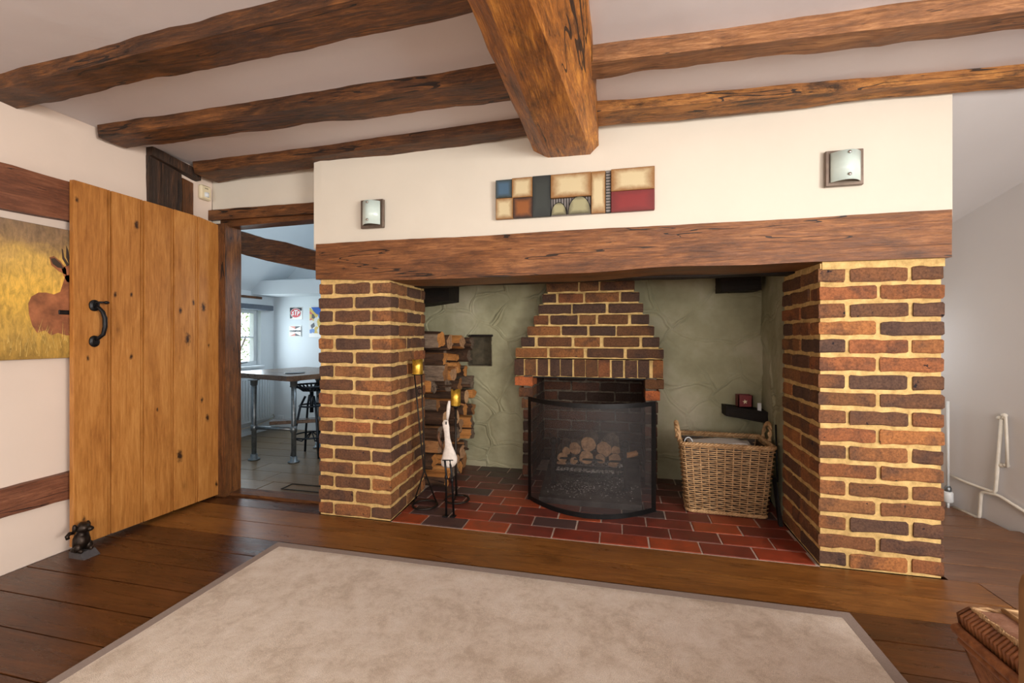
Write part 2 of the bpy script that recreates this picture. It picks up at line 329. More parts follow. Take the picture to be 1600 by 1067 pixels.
class MB:
    def __init__(s): s.V = []; s.F = []; s.I = []
    def add(s, V, F, i=0):
        b = len(s.V); s.V += [tuple(v) for v in V]; s.F += [tuple(b + k for k in f) for f in F]; s.I += [i] * len(F); return s
    def box(s, x0, x1, y0, y1, z0, z1, i=0, bev=0, M4=None):
        if bev:
            b = min(bev, abs(x1-x0)/2.01, abs(y1-y0)/2.01, abs(z1-z0)/2.01)
            bm = bmesh.new(); bmesh.ops.create_cube(bm, size=1)
            for v in bm.verts: v.co = Vector(((x0+x1)/2 + v.co.x*(x1-x0), (y0+y1)/2 + v.co.y*(y1-y0), (z0+z1)/2 + v.co.z*(z1-z0)))
            bmesh.ops.bevel(bm, geom=bm.edges[:], offset=b, segments=1, affect='EDGES', profile=.5)
            bm.verts.index_update(); V = [v.co.copy() for v in bm.verts]; F = [[v.index for v in f.verts] for f in bm.faces]; bm.free()
        else:
            V = [Vector((x, y, z)) for z in (z0, z1) for x, y in ((x0, y0), (x1, y0), (x1, y1), (x0, y1))]
            F = [(3,2,1,0),(4,5,6,7),(0,1,5,4),(1,2,6,5),(2,3,7,6),(3,0,4,7)]
        if M4 is not None: V = [M4 @ v for v in V]
        return s.add(V, F, i)
    def tube(s, pts, r, n=8, i=0, closed=False, rf=None):
        pts = [Vector(p) for p in pts]; L = len(pts); V = []; F = []
        up = None
        for k, p in enumerate(pts):
            a = pts[(k-1) % L] if (closed or k > 0) else p; b = pts[(k+1) % L] if (closed or k < L-1) else p
            d = (b - a).normalized()
            if up is None: up = Vector((0,0,1)) if abs(d.z) < .9 else Vector((1,0,0))
            s1 = d.cross(up)
            if s1.length < 1e-4: s1 = d.cross(Vector((1, .3, 0)))
            s1.normalize(); s2 = s1.cross(d).normalized(); up = s2
            rr = r if rf is None else rf(k / max(1, L-1))
            for j in range(n):
                an = 2*PI*j/n; V.append(p + (s1*math.cos(an) + s2*math.sin(an))*rr)
        for k in range(L if closed else L-1):
            for j in range(n):
                a = k*n+j; b = k*n+(j+1) % n; c = ((k+1) % L)*n+(j+1) % n; d = ((k+1) % L)*n+j
                F.append((a, b, c, d))
        if not closed: F.append(tuple(range(n-1, -1, -1))); F.append(tuple((L-1)*n+j for j in range(n)))
        return s.add(V, F, i)
    def lathe(s, prof, c, n=20, i=0, axis=None):
        V = []; F = []; A = axis or Matrix.Identity(3)
        for r, z in prof:
            for j in range(n):
                a = 2*PI*j/n; V.append(Vector(c) + A @ Vector((r*math.cos(a), r*math.sin(a), z)))
        for k in range(len(prof)-1):
            for j in range(n):
                F.append((k*n+j, k*n+(j+1) % n, (k+1)*n+(j+1) % n, (k+1)*n+j))
        F.append(tuple(range(n-1, -1, -1))); F.append(tuple((len(prof)-1)*n+j for j in range(n)))
        return s.add(V, F, i)
    def blob(s, c, rx, ry, rz, i=0, amp=0, rot=None, n=10):
        V = []; F = []; m = n//2+1
        for a in range(m+1):
            th = PI*a/m
            for b in range(n):
                ph = 2*PI*b/n; v = Vector((rx*math.sin(th)*math.cos(ph), ry*math.sin(th)*math.sin(ph), rz*math.cos(th)))
                if amp: v *= 1 + amp*noise.noise(v*60+Vector(c)*9)
                if rot: v = rot @ v
                V.append(Vector(c)+v)
        for a in range(m):
            for b in range(n): F.append((a*n+b, (a+1)*n+b, (a+1)*n+(b+1) % n, a*n+(b+1) % n))
        return s.add(V, F, i)
    def prism(s, poly, z0, z1, i=0, f=None):
        n = len(poly); V = [Vector((p[0], p[1], z0)) for p in poly]+[Vector((p[0], p[1], z1)) for p in poly]
        if f: V = [f(v) for v in V]
        F = [tuple(range(n-1, -1, -1)), tuple(range(n, 2*n))]+[(j, (j+1) % n, n+(j+1) % n, n+j) for j in range(n)]
        return s.add(V, F, i)
    def build(s, name, mats, parent=None, smooth=False):
        return mesh(name, s.V, s.F, mats, parent, smooth, s.I)

def autosmooth(o, ang=.7):
    me = o.data; me.polygons.foreach_set('use_smooth', [True]*len(me.polygons))
    try: me.set_sharp_from_angle(angle=ang)
    except Exception: pass
    return o
def struct(name, mb, mat, label, parent=None, smooth=False):
    o = mb.build(name, mat, parent, smooth)
    if parent is None: tag(o, label, None, None, 'structure')
    return o

def beam_mesh(A, B, n=40, sub=5, amp=.006, freq=(1, 1, 1), seed=0, curve=None):
    """loft between end polygons A and B (lists of 3D points), densified, with worn uneven surface"""
    def dens(P):
        out = []
        for k in range(len(P)):
            a = Vector(P[k]); b = Vector(P[(k+1) % len(P)])
            for j in range(sub): out.append(a.lerp(b, j/sub))
        return out
    a = dens(A); b = dens(B); m = len(a); V = []; F = []
    off = Vector((seed*7.3, seed*3.1, seed*5.7))
    for k in range(n+1):
        t = k/n; ring = [p.lerp(q, t) for p, q in zip(a, b)]
        c = sum(ring, Vector())/m
        for v in ring:
            d = (v-c); s = d.length
            q = Vector((v.x*freq[0], v.y*freq[1], v.z*freq[2]))+off
            disp = noise.noise(q*3)*amp*1.6+noise.noise(q*9)*amp*.7+noise.noise(q*24)*amp*.35
            # worn arrises
            V.append(v+d.normalized()*(disp) + (curve(t) if curve else Vector()))
    for k in range(n):
        for j in range(m): F.append((k*m+j, k*m+(j+1) % m, (k+1)*m+(j+1) % m, (k+1)*m+j))
    F.append(tuple(range(m-1, -1, -1))); F.append(tuple(n*m+j for j in range(m)))
    return V, F
def beam(name, A, B, mat, label=None, parent=None, **kw):
    V, F = beam_mesh(A, B, **kw); o = mesh(name, V, F, mat, parent); autosmooth(o, .6)
    if label: tag(o, label, 'beam', None, None)
    # fix normals
    bm = bmesh.new(); bm.from_mesh(o.data); bmesh.ops.recalc_face_normals(bm, faces=bm.faces[:]); bm.to_mesh(o.data); bm.free()
    return o

# ---------------------------------------------------------------- room shell
ZC = 2.03
ff = thing('floor', (0, 0, 0), 'dark stained wide floorboards running past the fireplace and under the cream rug', None, kind='structure')
mb = MB(); mb.box(-2.55, 2.9, -2.7, 2.2, -.06, -.022); mb.box(-2.55, -1.6, 2.2, 2.40, -.06, -.022); mb.box(1.28, 2.4, 2.2, 3.4, -.06, -.022); mb.box(-2.7, 2.9, -2.75, 3.8, -.14, -.055); mb.box(-1.61, 1.32, 3.05, 3.78, -.06, -.004)
mb.build('subfloor', M['black'], ff)
def board(x0, x1, y0, y1, mat, top=0.0, name='floorboard', par=None, th=.02):
    mb = MB(); g = .0026; mb.box(x0+g, x1-g, y0+g, y1-g, top-th, top+R.uniform(-.0012, .0006), 0, .0); return mb.build(name, mat, par or ff)
ys = [-2.6]; seam = [-2.42,-2.22,-2.02,-1.83,-1.62,-1.43,-1.22,-1.03,-.83,-.64,-.44,-.25,-.05,.14,.33,.50,.66,.79,.945,1.10,1.254,1.409,1.56,1.712,1.865,2.03,2.2]
ys += seam
for i in range(len(ys)-1):
    y0, y1 = ys[i], ys[i+1]; cut = R.uniform(-1.0, 2.2) if i % 2 else R.uniform(-2.3, .3)
    if y0 > 1.8: cuts = [1.42]
    else: cuts = [cut]
    if y0 < 1.8 and y0 > .7 and cut < -1.1: cuts = [.95]
    e = [-2.5]+cuts+[2.62 if y0 < .6 else 2.56 - (y0-.6)*.27]
    for a, b in zip(e[:-1], e[1:]):
        m = M['floorF'] if (y0 > 1.8 and a < 1.4) else (M['floorR'] if a > .9 else M['floor'])
        board(a, b, y0, y1, m)
board(-2.5, -1.64, 2.2, 2.33, M['floor'])
yy = 2.2
for h in (.16, .15, .17, .15, .16, .16, .17):
    board(1.32, 2.18-(yy+h-2.2)*.275, yy, yy+h, M['floorR']); yy += h

# ceiling
mb = MB()
mb.box(-2.6, 2.9, -2.7, 2.42, ZC, ZC+.1)
struct('ceiling', mb, M['ceiling'], 'white uneven plaster ceiling between the oak beams')
# lean-to ceiling right of the chimney breast
mb = MB()
def slopez(y): return 2.005 - .355*(y-2.2)
mb.add([(1.30, 2.1, 2.04), (2.35, 2.1, 2.04), (2.35, 2.2, slopez(2.2)), (1.30, 2.2, slopez(2.2)), (2.35, 3.45, slopez(3.45)), (1.30, 3.45, slopez(3.45))], [(0, 1, 2, 3), (3, 2, 4, 5)])
mb.add([(1.30, 3.45, slopez(3.45)+.05), (2.35, 3.45, slopez(3.45)+.05), (2.35, 2.1, 2.12), (1.30, 2.1, 2.12)], [(0, 1, 2, 3)])
struct('ceiling_slope', mb, M['rwall'], 'pale sloping ceiling of the lean-to recess right of the chimney breast')

# walls
def wallgrid(name, fn, nu, nv, mat, label, skip=None, thick=None):
    V = []; F = []
    for j in range(nv+1):
        for i in range(nu+1): V.append(fn(i/nu, j/nv))
    for j in range(nv):
        for i in range(nu):
            if skip and skip((i+.5)/nu, (j+.5)/nv): continue
            a = j*(nu+1)+i; F.append((a, a+1, a+nu+2, a+nu+1))
    o = mesh(name, V, F, mat); o.data.polygons.foreach_set('use_smooth', [True]*len(o.data.polygons))
    if thick:
        md = o.modifiers.new('solid', 'SOLIDIFY'); md.thickness = thick; md.offset = -1
    tag(o, label, None, None, 'structure'); return o
def und(v, a): return noise.noise(v*2.2)*a + noise.noise(v*6)*a*.4
def lw(u, v):
    y = 2.45 - u*5.1; z = v*ZC; q = Vector((5, y, z)); return (-2.5 + und(q, .008) - .004, y, z)
wallgrid('wall_left', lw, 70, 26, M['wall'], 'cream painted left wall with timber rails behind the open door')
mb = MB(); mb.box(-2.62, -2.53, -2.7, 2.45, -.05, 2.1); mb.build('masonry', M['wall'], bpy.data.objects['wall_left'])
# back wall above and beside the doorway
mb = MB(); mb.box(-2.55, -1.60, 2.33, 2.42, 1.78, ZC+.02); mb.box(-2.55, -2.44, 2.33, 2.42, -.02, 1.8)
struct('wall_back', mb, M['breast'], 'cream wall panel above the kitchen doorway')
# rear wall with two window openings (behind the camera)
def wall_with_holes(name, x0, x1, z0, z1, holes, y0, y1, mat, label, M4=None):
    mb = MB(); xs = sorted({x0, x1, *[h[0] for h in holes], *[h[1] for h in holes]}); zs = sorted({z0, z1, *[h[2] for h in holes], *[h[3] for h in holes]})
    for a, b in zip(xs[:-1], xs[1:]):
        for c, d in zip(zs[:-1], zs[1:]):
            if any(h[0] <= a and b <= h[1] and h[2] <= c and d <= h[3] for h in holes): continue
            mb.box(a, b, y0, y1, c, d, M4=M4)
    bm = bmesh.new(); me = bpy.data.meshes.new(name); me.from_pydata(mb.V, [], mb.F); bm.from_mesh(me); bmesh.ops.remove_doubles(bm, verts=bm.verts[:], dist=1e-4)
    bm.to_mesh(me); bm.free(); me.materials.append(mat); o = bpy.data.objects.new(name, me); C.objects.link(o); tag(o, label, None, None, 'structure'); return o
wall_with_holes('wall_rear', -2.6, 2.75, -.05, 2.1, [(.6, 2.3, .7, 1.8), (-1.95, -.75, .7, 1.8)], -2.72, -2.6, M['wall'], 'cream wall behind the viewer with two windows')
# right wall: straight near part with a window, then canted part
Mr = Matrix.Rotation(PI/2, 4, 'Z')
def rotbox(v): return Vector((2.66 + v.y, v.x, v.z))
mb = MB()
for a, b, c, d in ((-2.7, -1.25, -.05, 2.1), (-1.25, .15, -.05, .72), (-1.25, .15, 1.72, 2.1), (.15, .7, -.05, 2.1)):
    mb.box(2.64, 2.76, a, b, c, d)
p1 = Vector((2.64, .505, 0)); p2 = Vector((1.845, 3.42, 0)); dv = (p2-p1).normalized(); nr = Vector((dv.y, -dv.x, 0))
if nr.x < 0: nr = -nr
mb.prism([(p1.x, p1.y), (p2.x, p2.y), (p2.x+nr.x*.12, p2.y+nr.y*.12), (p1.x+nr.x*.12, p1.y+nr.y*.12)], -.05, 2.1)
struct('wall_right', mb, M['rwall'], 'pale canted right wall with painted heating pipes')
# alcove end wall with its small window
wall_with_holes('wall_alcove', 1.25, 2.1, -.05, 2.1, [(1.42, 1.868, .60, 1.19)], 3.33, 3.42, M['rwall'], 'pale end wall of the recess right of the chimney breast')
def window(name, x0, x1, z0, z1, y, label, nx=2, nz=2, fr=.035, horiz=True, M4=None, deep=.04):
    r = thing(name, ((x0+x1)/2 if M4 is None else (M4 @ Vector(((x0+x1)/2, y, z0))).x, y if M4 is None else (M4 @ Vector(((x0+x1)/2, y, z0))).y, z0), label, None, kind='structure')
    mb = MB()
    for a, b, c, d in ((x0, x1, z0, z0+fr), (x0, x1, z1-fr, z1), (x0, x0+fr, z0+fr, z1-fr), (x1-fr, x1, z0+fr, z1-fr)): mb.box(a, b, y-deep/2, y+deep/2, c, d, 0, .003, M4)
    mb.build('window_frame', M['white'], r)
    for k in range(1, nx):
        x = x0+(x1-x0)*k/nx; mb = MB(); mb.box(x-.008, x+.008, y-.012, y+.012, z0+fr, z1-fr, M4=M4); mb.build('glazing_bar', M['white'], r)
    for k in range(1, nz):
        z = z0+(z1-z0)*k/nz; mb = MB(); mb.box(x0+fr, x1-fr, y-.011, y+.011, z-.007, z+.007, M4=M4); mb.build('glazing_bar', M['white'], r)
    for a in range(nx):
        for b in range(nz):
            mb = MB(); mb.box(x0+fr/2+(x1-x0-fr)*a/nx, x0+fr/2+(x1-x0-fr)*(a+1)/nx, y-.002, y+.002, z0+fr/2+(z1-z0-fr)*b/nz, z0+fr/2+(z1-z0-fr)*(b+1)/nz, M4=M4)
            mb.build('pane', M['glasspane'], r)
    return r
window('window_1', 1.42, 1.868, .60, 1.19, 3.37, 'small bright window at the end of the recess behind the right brick pier', 2, 2)
window('window_2', .6, 2.3, .7, 1.8, -2.66, 'wide casement window behind the viewer', 4, 3, .05)
window('window_3', -1.95, -.75, .7, 1.8, -2.66, 'narrower casement window behind the viewer', 3, 3, .05)
M4 = Matrix.Translation((2.70, 0, 0)) @ Matrix.Rotation(PI/2, 4, 'Z')
window('window_4', -1.25, .15, .72, 1.72, 0, 'casement window in the right wall beside the viewer', 3, 3, .05, M4=M4)

# chimney breast plaster
mb = MB()
def bgrid(name, x0, x1, z0, z1, y, nx, nz):
    V = []; F = []
    for j in range(nz+1):
        for i in range(nx+1):
            x = x0+(x1-x0)*i/nx; z = z0+(z1-z0)*j/nz; q = Vector((x, 3, z)); V.append((x, y+und(q, .005)*(1 if 0 < i < nx else 0), z))
    for j in range(nz):
        for i in range(nx): a = j*(nx+1)+i; F.append((a, a+1, a+nx+2, a+nx+1))
    return V, F
V, F = bgrid('b', -1.665, 1.335, 1.49, ZC+.01, 2.2, 60, 10); mb.add(V, F)
mb.box(-1.665, 1.335, 2.215, 2.46, 1.49, ZC+.03)
mb.add([(-1.665, 2.2, 1.49), (-1.665, 2.2, 2.04), (-1.665, 2.22, 2.04), (-1.665, 2.22, 1.49)], [(0, 1, 2, 3)])
mb.add([(1.335, 2.2, 1.49), (1.335, 2.2, 2.04), (1.335, 2.22, 2.04), (1.335, 2.22, 1.49)], [(3, 2, 1, 0)])
mb.box(-1.665, 1.335, 2.2, 2.22, 1.488, 1.492)
mb.box(1.20, 1.335, 2.46, 3.42, 1.29, 2.12); mb.box(-1.665, -1.59, 2.46, 3.45, -.02, 2.12)
struct('wall_chimney_breast', mb, M['breast'], 'cream plastered chimney breast above the oak lintel')

# ---------------------------------------------------------------- fireplace alcove
def voro_setup(seed, n, x0, x1, z0, z1):
    r = random.Random(seed); return [(r.uniform(x0, x1), r.uniform(z0, z1), r.uniform(.4, 1.6)) for _ in range(n)]
def alcove(name, pa, pb, z0, z1, nu, nv, seed, dens, label, hole=None, sgn=1):
    L = math.hypot(pb[0]-pa[0], pb[1]-pa[1]); pts = voro_setup(seed, int(L*(z1-z0)*dens), -.1, L+.1, z0-.1, z1+.1)
    nx, ny = (pb[1]-pa[1])/L*sgn, -(pb[0]-pa[0])/L*sgn
    n_ = (nu+1)*(nv+1); P = np.zeros((n_, 2)); on_ = np.zeros(n_); nz = np.zeros(n_)
    for j in range(nv+1):
        z = z0+(z1-z0)*j/nv
        for i in range(nu+1):
            s = L*i/nu; q0 = Vector((s*3.1, z*3.1, seed)); a = j*(nu+1)+i
            P[a] = (s+noise.noise(q0*1.4)*.06+noise.noise(q0*5)*.010, z+noise.noise(q0*1.4+Vector((9, 2, 1)))*.06+noise.noise(q0*5+Vector((3, 3, 3)))*.010)
            on_[a] = max(0, min(1, .75+noise.noise(Vector((s*4, z*4, seed+5)))*1.8)); nz[a] = noise.noise(q0*.7)*.014+noise.noise(q0*4)*.0035+noise.noise(q0*11)*.0014
    d1 = np.full(n_, 9.); d2 = np.full(n_, 9.); h = np.ones(n_)
    for (a, b, hh) in pts:
        d = np.hypot(P[:, 0]-a, (P[:, 1]-b)*1.15); c1 = d < d1; c2 = (~c1) & (d < d2)
        d2[c1] = d1[c1]; d1[c1] = d[c1]; h[c1] = hh; d2[c2] = d[c2]
    e = d2-d1
    o_ = on_*(.011*np.exp(-((e-.010)/.008)**2)-.010*np.exp(-(e/.005)**2)-.004*np.exp(-((e-.03)/.012)**2))+.007*(h-1)*np.minimum(1, e/.04)*(.3+.7*on_)+nz
    V = []; F = []
    for j in range(nv+1):
        for i in range(nu+1):
            o = float(o_[j*(nu+1)+i]); V.append((pa[0]+(pb[0]-pa[0])*i/nu+nx*o, pa[1]+(pb[1]-pa[1])*i/nu+ny*o, z0+(z1-z0)*j/nv))
    for j in range(nv):
        for i in range(nu):
            s = L*(i+.5)/nu; z = z0+(z1-z0)*(j+.5)/nv
            if hole and any(hx0 < s < hx1 and hz0 < z < hz1 for hx0, hx1, hz0, hz1 in hole): continue
            a = j*(nu+1)+i; F.append((a, a+1, a+nu+2, a+nu+1))
    o = mesh(name, V, F, M['cave'], None, True); return tag(o, label, None, None, 'structure')
XA0 = -1.60
alcove('wall_alcove_back', (XA0, 3.3), (.955, 3.3), -.01, 1.6, 520, 330, 3, 17, 'sage green rendered back wall of the fireplace, embossed like stonework',
       hole=[(XA0*-1-.595, -XA0+.185, -.1, .70), (-XA0-1.119, -XA0-.939, .775, 1.0)])
alcove('wall_alcove_right', (.945, 3.32), (.872, 2.66), -.01, 1.6, 110, 260, 9, 14, 'sage green rendered right side of the fireplace recess', sgn=1)
alcove('wall_alcove_left', (XA0+.03, 2.68), (XA0+.03, 3.32), -.01, 1.6, 90, 200, 12, 14, 'sage green rendered left side of the fireplace recess behind the logs', sgn=1)
mb = MB(); mb.box(-1.62, -.6, 3.40, 3.5, -.05, 2.0); mb.box(.19, 1.3, 3.34, 3.5, -.05, 2.0); mb.box(-.62, .2, 3.5, 3.6, .72, 2.0)
struct('wall_alcove_core', mb, M['black'], 'sooty masonry behind the fireplace recess')
mb = MB(); mb.box(-1.62, 1.3, 2.47, 3.45, 1.58, 1.62); struct('ceiling_flue', mb, M['black'], 'soot black flue above the fireplace recess')
# niche
nb = thing('wall_niche', (-1.03, 3.3, .775), 'small square recessed niche in the green wall beside the log stack', None, kind='structure')
mb = MB(); mb.box(-1.119, -.939, 3.385, 3.39, .775, 1.0); mb.box(-1.124, -1.117, 3.295, 3.39, .772, 1.0); mb.box(-.941, -.934, 3.295, 3.39, .772, 1.0); mb.box(-1.119, -.939, 3.3, 3.39, .768, .776)
mb.build('niche_lining', plain('niche_shaded_render', (.085, .068, .040), .85, 0, .4, 18, .3), nb)  # darker olive copy of the wall render; niche shade is in the colour
mb = MB(); mb.box(-1.135, -.925, 3.288, 3.39, .995, 1.012, 0, .004); mb.build('niche_lintel', M['soot_wood'], nb)

# hearth tiles
hr = thing('hearth', (-.17, 2.7, 0), 'red and purple quarry tile hearth laid brick fashion inside the fireplace', 'hearth')
mb = MB(); mb.prism([(-1.19, 2.203), (.857, 2.203), (.86, 2.7), (.94, 3.6), (-1.58, 3.6), (-1.58, 2.72), (-1.215, 2.72)], -.05, -.0015); mb.build('grout_bed', M['grout'], hr)
tp = .2335
for row in range(9):
    y0 = 2.203+row*.1222; y1 = y0+.1222
    off = -.787 if row % 2 == 0 else -.787+tp*.47
    k0 = math.floor((-1.6-off)/tp)
    for k in range(k0, k0+13):
        a = off+k*tp; b = a+tp
        lx = -1.192-(y0-2.2)*.07 if y0 < 2.7 else -1.57; rx = .853+(y0-2.2)*.03 if y0 < 2.65 else .90
        a = max(a, lx); b = min(b, rx)
        if b-a < .03: continue
        mb = MB(); g = .0035; j = lambda: R.uniform(-.0012, .0012)
        mb.box(a+g+j(), b-g+j(), y0+g+j(), y1-g+j(), -.02, .002+j()*.6, 0, .003); mb.build('tile', M['tile'], hr)

# bricks
def brick(plan, z0, z1, mat, parent, j=.0027):
    P = []
    n = len(plan)
    for k in range(n):
        a = Vector(plan[k]).to_2d(); b = Vector(plan[(k+1) % n]).to_2d(); L = (b-a).length
        m = max(1, min(5, round(L/.042))) if k < n-1 else 1
        for q in range(m): P.append(a.lerp(b, q/m))
    c = sum(P, Vector((0, 0)))/len(P); V = []; F = []; n = len(P)
    jit = [(R.uniform(-j, j), R.uniform(-j, j)) for _ in P]
    bz = R.uniform(-.001, .001)
    for z, ins, zj in ((z0, .006, 1), (z0+.0065, 0, .5), (z1-.0065, 0, .5), (z1, .006, 1)):
        for k, p in enumerate(P):
            d = (c-p); d = d.normalized()*ins; jz = R.uniform(-j, j)*zj*1.3
            V.append((p.x+d.x+jit[k][0]+R.uniform(-.001, .001), p.y+d.y+jit[k][1]*.8+R.uniform(-.001, .001), z+jz+bz))
    for r in range(3):
        for k in range(n): F.append((r*n+k, r*n+(k+1) % n, (r+1)*n+(k+1) % n, (r+1)*n+k))
    F.append(tuple(range(n-1, -1, -1))); F.append(tuple(3*n+k for k in range(n)))
    return mesh('brick', V, F, mat, parent)
def pathpt(path, s, off):
    """point at arc length s along path, moved off to the right (inward)"""
    acc = 0
    for k in range(len(path)-1):
        a = Vector(path[k]); b = Vector(path[k+1]); L = (b-a).length
        if s <= acc+L+1e-9 or k == len(path)-2:
            d = (b-a)/L; p = a+d*(s-acc); nrm = Vector((-d.y, d.x)); return p+nrm*off
        acc += L
def corners(path):
    acc = 0; out = []
    for k in range(len(path)-1):
        acc += (Vector(path[k+1])-Vector(path[k])).length; out.append(acc)
    return out[:-1]
def inset_corner(path, k, off):
    a, b, c = Vector(path[k-1]), Vector(path[k]), Vector(path[k+1]); d1 = (b-a).normalized(); d2 = (c-b).normalized()
    n1 = Vector((-d1.y, d1.x)); n2 = Vector((-d2.y, d2.x)); m = (n1+n2); return b+m/(m.dot(n1))*off
def lay(path, rows, z0, pitch, jt, mat, parent, depth=.045, top=None, special=None):
    cs = corners(path)
    for r, row in enumerate(rows):
        a = z0+r*pitch+jt/2; b = z0+(r+1)*pitch-jt/2
        if top: b = min(b, top)
        for s0, s1 in row:
            inner = [(cs.index(c)+1) for c in cs if s0+.01 < c < s1-.01]
            outer = [pathpt(path, s0, 0)]+[Vector(path[k]) for k in inner]+[pathpt(path, s1, 0)]
            inn = [pathpt(path, s1, depth)]+[inset_corner(path, k, depth) for k in reversed(inner)]+[pathpt(path, s0, depth)]
            m = mat() if callable(mat) else mat
            brick([tuple(p) for p in outer+inn], a, b, m, parent)
def bm_brick(): return M['brickRed'] if R.random() < .006 else M['brick']
J = .013
# left pier path: from back of outer (doorway) side, round the front, to back of inner side
LP = [(-1.632, 2.52), (-1.632, 2.2), (-1.188, 2.2), (-1.222, 2.71)]
lfs = .32; lfe = .32+.444; lend = lfe+.511
rowA = [(0, .215-J), (.215, lfs+.085), (lfs+.085+.018, lfs+.315), (lfs+.315+.016, lfe+.215), (lfe+.215+.015, lfe+.445), (lfe+.46, lend)]
rowB = [(0, .09), (.105, lfs+.210), (lfs+.21+.018, lfe+.100), (lfe+.115, lfe+.33), (lfe+.345, lend)]
pl = thing('brick_pier', (-1.4, 2.45, 0), 'multicoloured brick pier between the kitchen doorway and the log stack', 'pier')
rows = [rowA if r % 2 == 0 else rowB for r in range(17)]
lay(LP, rows, 0, .0765, .0175, bm_brick, pl, top=1.298)
ins = .0065
def inset_path(path, o):
    return [tuple(pathpt(path, 0, o))]+[tuple(inset_corner(path, k, o)) for k in range(1, len(path)-1)]+[tuple(pathpt(path, 1e3, o))]
def mortar_core(path, back, z0, z1, parent, mat):
    P = inset_path(path, ins)[:]; P[-1] = tuple(pathpt(path, sum((Vector(path[k+1])-Vector(path[k])).length for k in range(len(path)-1)), ins))
    mb = MB(); mb.prism(P+back, z0, z1); return mb.build('mortar', mat, parent)
mortar_core(LP, [(-1.58, 2.715)], 0, 1.315, pl, M['mortar'])
RP = [(.862, 2.675), (.852, 2.2), (1.306, 2.2), (1.306, 2.62)]
rfs = .475; rfe = rfs+.454; rend = rfe+.42
rowA = [(0, rfs-.215-.015), (rfs-.215, rfs+.100), (rfs+.118, rfs+.328), (rfs+.346, rfe+.105), (rfe+.12, rfe+.33), (rfe+.345, rend)]
rowB = [(0, .135), (.150, rfs-.118), (rfs-.103, rfs+.212), (rfs+.230, rfe+.0), (rfe+.0+.014, rfe+.215), (rfe+.23, rend)]
rowB = [(0, .135), (.150, rfs-.118), (rfs-.103, rfs+.212), (rfs+.230, rfe+.10), (rfe+.115, rfe+.33), (rfe+.345, rend)]
rowA[3] = (rfs+.346, rfe+.205); rowA[4] = (rfe+.22, rend); rowA = rowA[:5]
pr = thing('brick_pier', (1.08, 2.45, 0), 'multicoloured brick pier nearest the white wall pipes, beside the wicker basket', 'pier')
rows = [rowA if r % 2 == 0 else rowB for r in range(17)]
lay(RP, rows, 0, .0765, .019, bm_brick, pr, top=1.298)
P = inset_path(RP, ins); P[-1] = tuple(pathpt(RP, rend, ins))
mb = MB(); mb.prism(P+[(1.29, 3.36), (.97, 3.36), (.885, 2.70)], 0, 1.315); mb.build('mortar', M['mortar'], pr)
for par, x0, x1, y1 in ((pl, -1.62, -1.2, 2.6), (pr, .865, 1.312, 2.6)):
    V, F = beam_mesh([(x0, 2.203, 1.288), (x0, y1, 1.288), (x0, y1, 1.325), (x0, 2.203, 1.325)], [(x1, 2.203, 1.288), (x1, y1, 1.288), (x1, y1, 1.325), (x1, 2.203, 1.325)], n=30, sub=3, amp=.003)
    mesh('mortar_bed', V, F, M['mortar'], par)

# hood and firebox
YH = 3.12
def hx(px):  # photograph column on the hood face, used once to place the joints seen there
    d0 = -.2293*700+(px-800)*.9733; d1 = .9733*700+(px-800)*.2293; return YH*d0/d1
hd = thing('fireplace_hood', (-.2, 3.2, 0), 'stepped brick chimney hood with soldier course over the open firebox', 'fireplace')
q = lambda v: hx(790+v/5.336)
rowsH = [[(80,345),(370,650),(680,985),(1010,1320)], [(130,240),(270,550),(575,785),(815,1115),(1140,1283)], [(180,455),(470,680),(700,915),(930,1240)],
         [(235,355),(375,600),(615,750),(770,1020),(1045,1195)], [(272,545),(560,835),(858,1150)], [(308,420),(440,645),(665,945),(965,1115)], [(342,602),(620,775),(790,1078)],
         [(340,445),(465,545),(555,830),(845,1075)], [(342,602),(620,775),(790,1078)]]
cw = MB()
for r, row in enumerate(rowsH):
    z0 = .845+r*.0765
    for k, (a, b) in enumerate(row):
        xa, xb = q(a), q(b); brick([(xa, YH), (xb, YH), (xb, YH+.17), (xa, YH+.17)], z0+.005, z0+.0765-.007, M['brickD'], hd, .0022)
    cw.box(q(row[0][0])+.006, q(row[-1][1])-.006, YH+.006, YH+.18, z0-.008, z0+.0705)
for a, b in [(75,150),(160,250),(265,355),(370,450),(460,555),(570,660),(670,765),(775,870),(885,980),(995,1095),(1105,1200),(1225,1315)]:
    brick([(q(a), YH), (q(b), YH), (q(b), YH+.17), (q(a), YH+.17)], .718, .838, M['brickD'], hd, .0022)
cw.box(q(78)+.006, q(1318)-.006, YH+.006, YH+.18, .716, .845)
outs = [0, .03, .048] + [.056]*6
for r in range(9):
    z1 = .712-r*.079; z0 = z1-.066; o = outs[r]
    for (a, b) in ((-.712+o, -.586), (.179, .297-o*.7)):
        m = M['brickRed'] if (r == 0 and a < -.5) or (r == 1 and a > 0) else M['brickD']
        if r >= 3: m = M['brickS']
        if r % 2: brick([(a, YH), (b, YH), (b, YH+.17), (a, YH+.17)], z0, z1, m, hd)
        else:
            brick([(a, YH), (b, YH), (b, YH+.17), (a, YH+.17)], z0, z1, m, hd)
cw.build('mortar', M['mortar'], hd)
cw = MB()
for (a, b) in ((-.650, -.590), (.183, .252)): cw.box(a, b, YH+.005, YH+.18, 0, .72)
cw.build('mortar', M['mortarS'], hd)
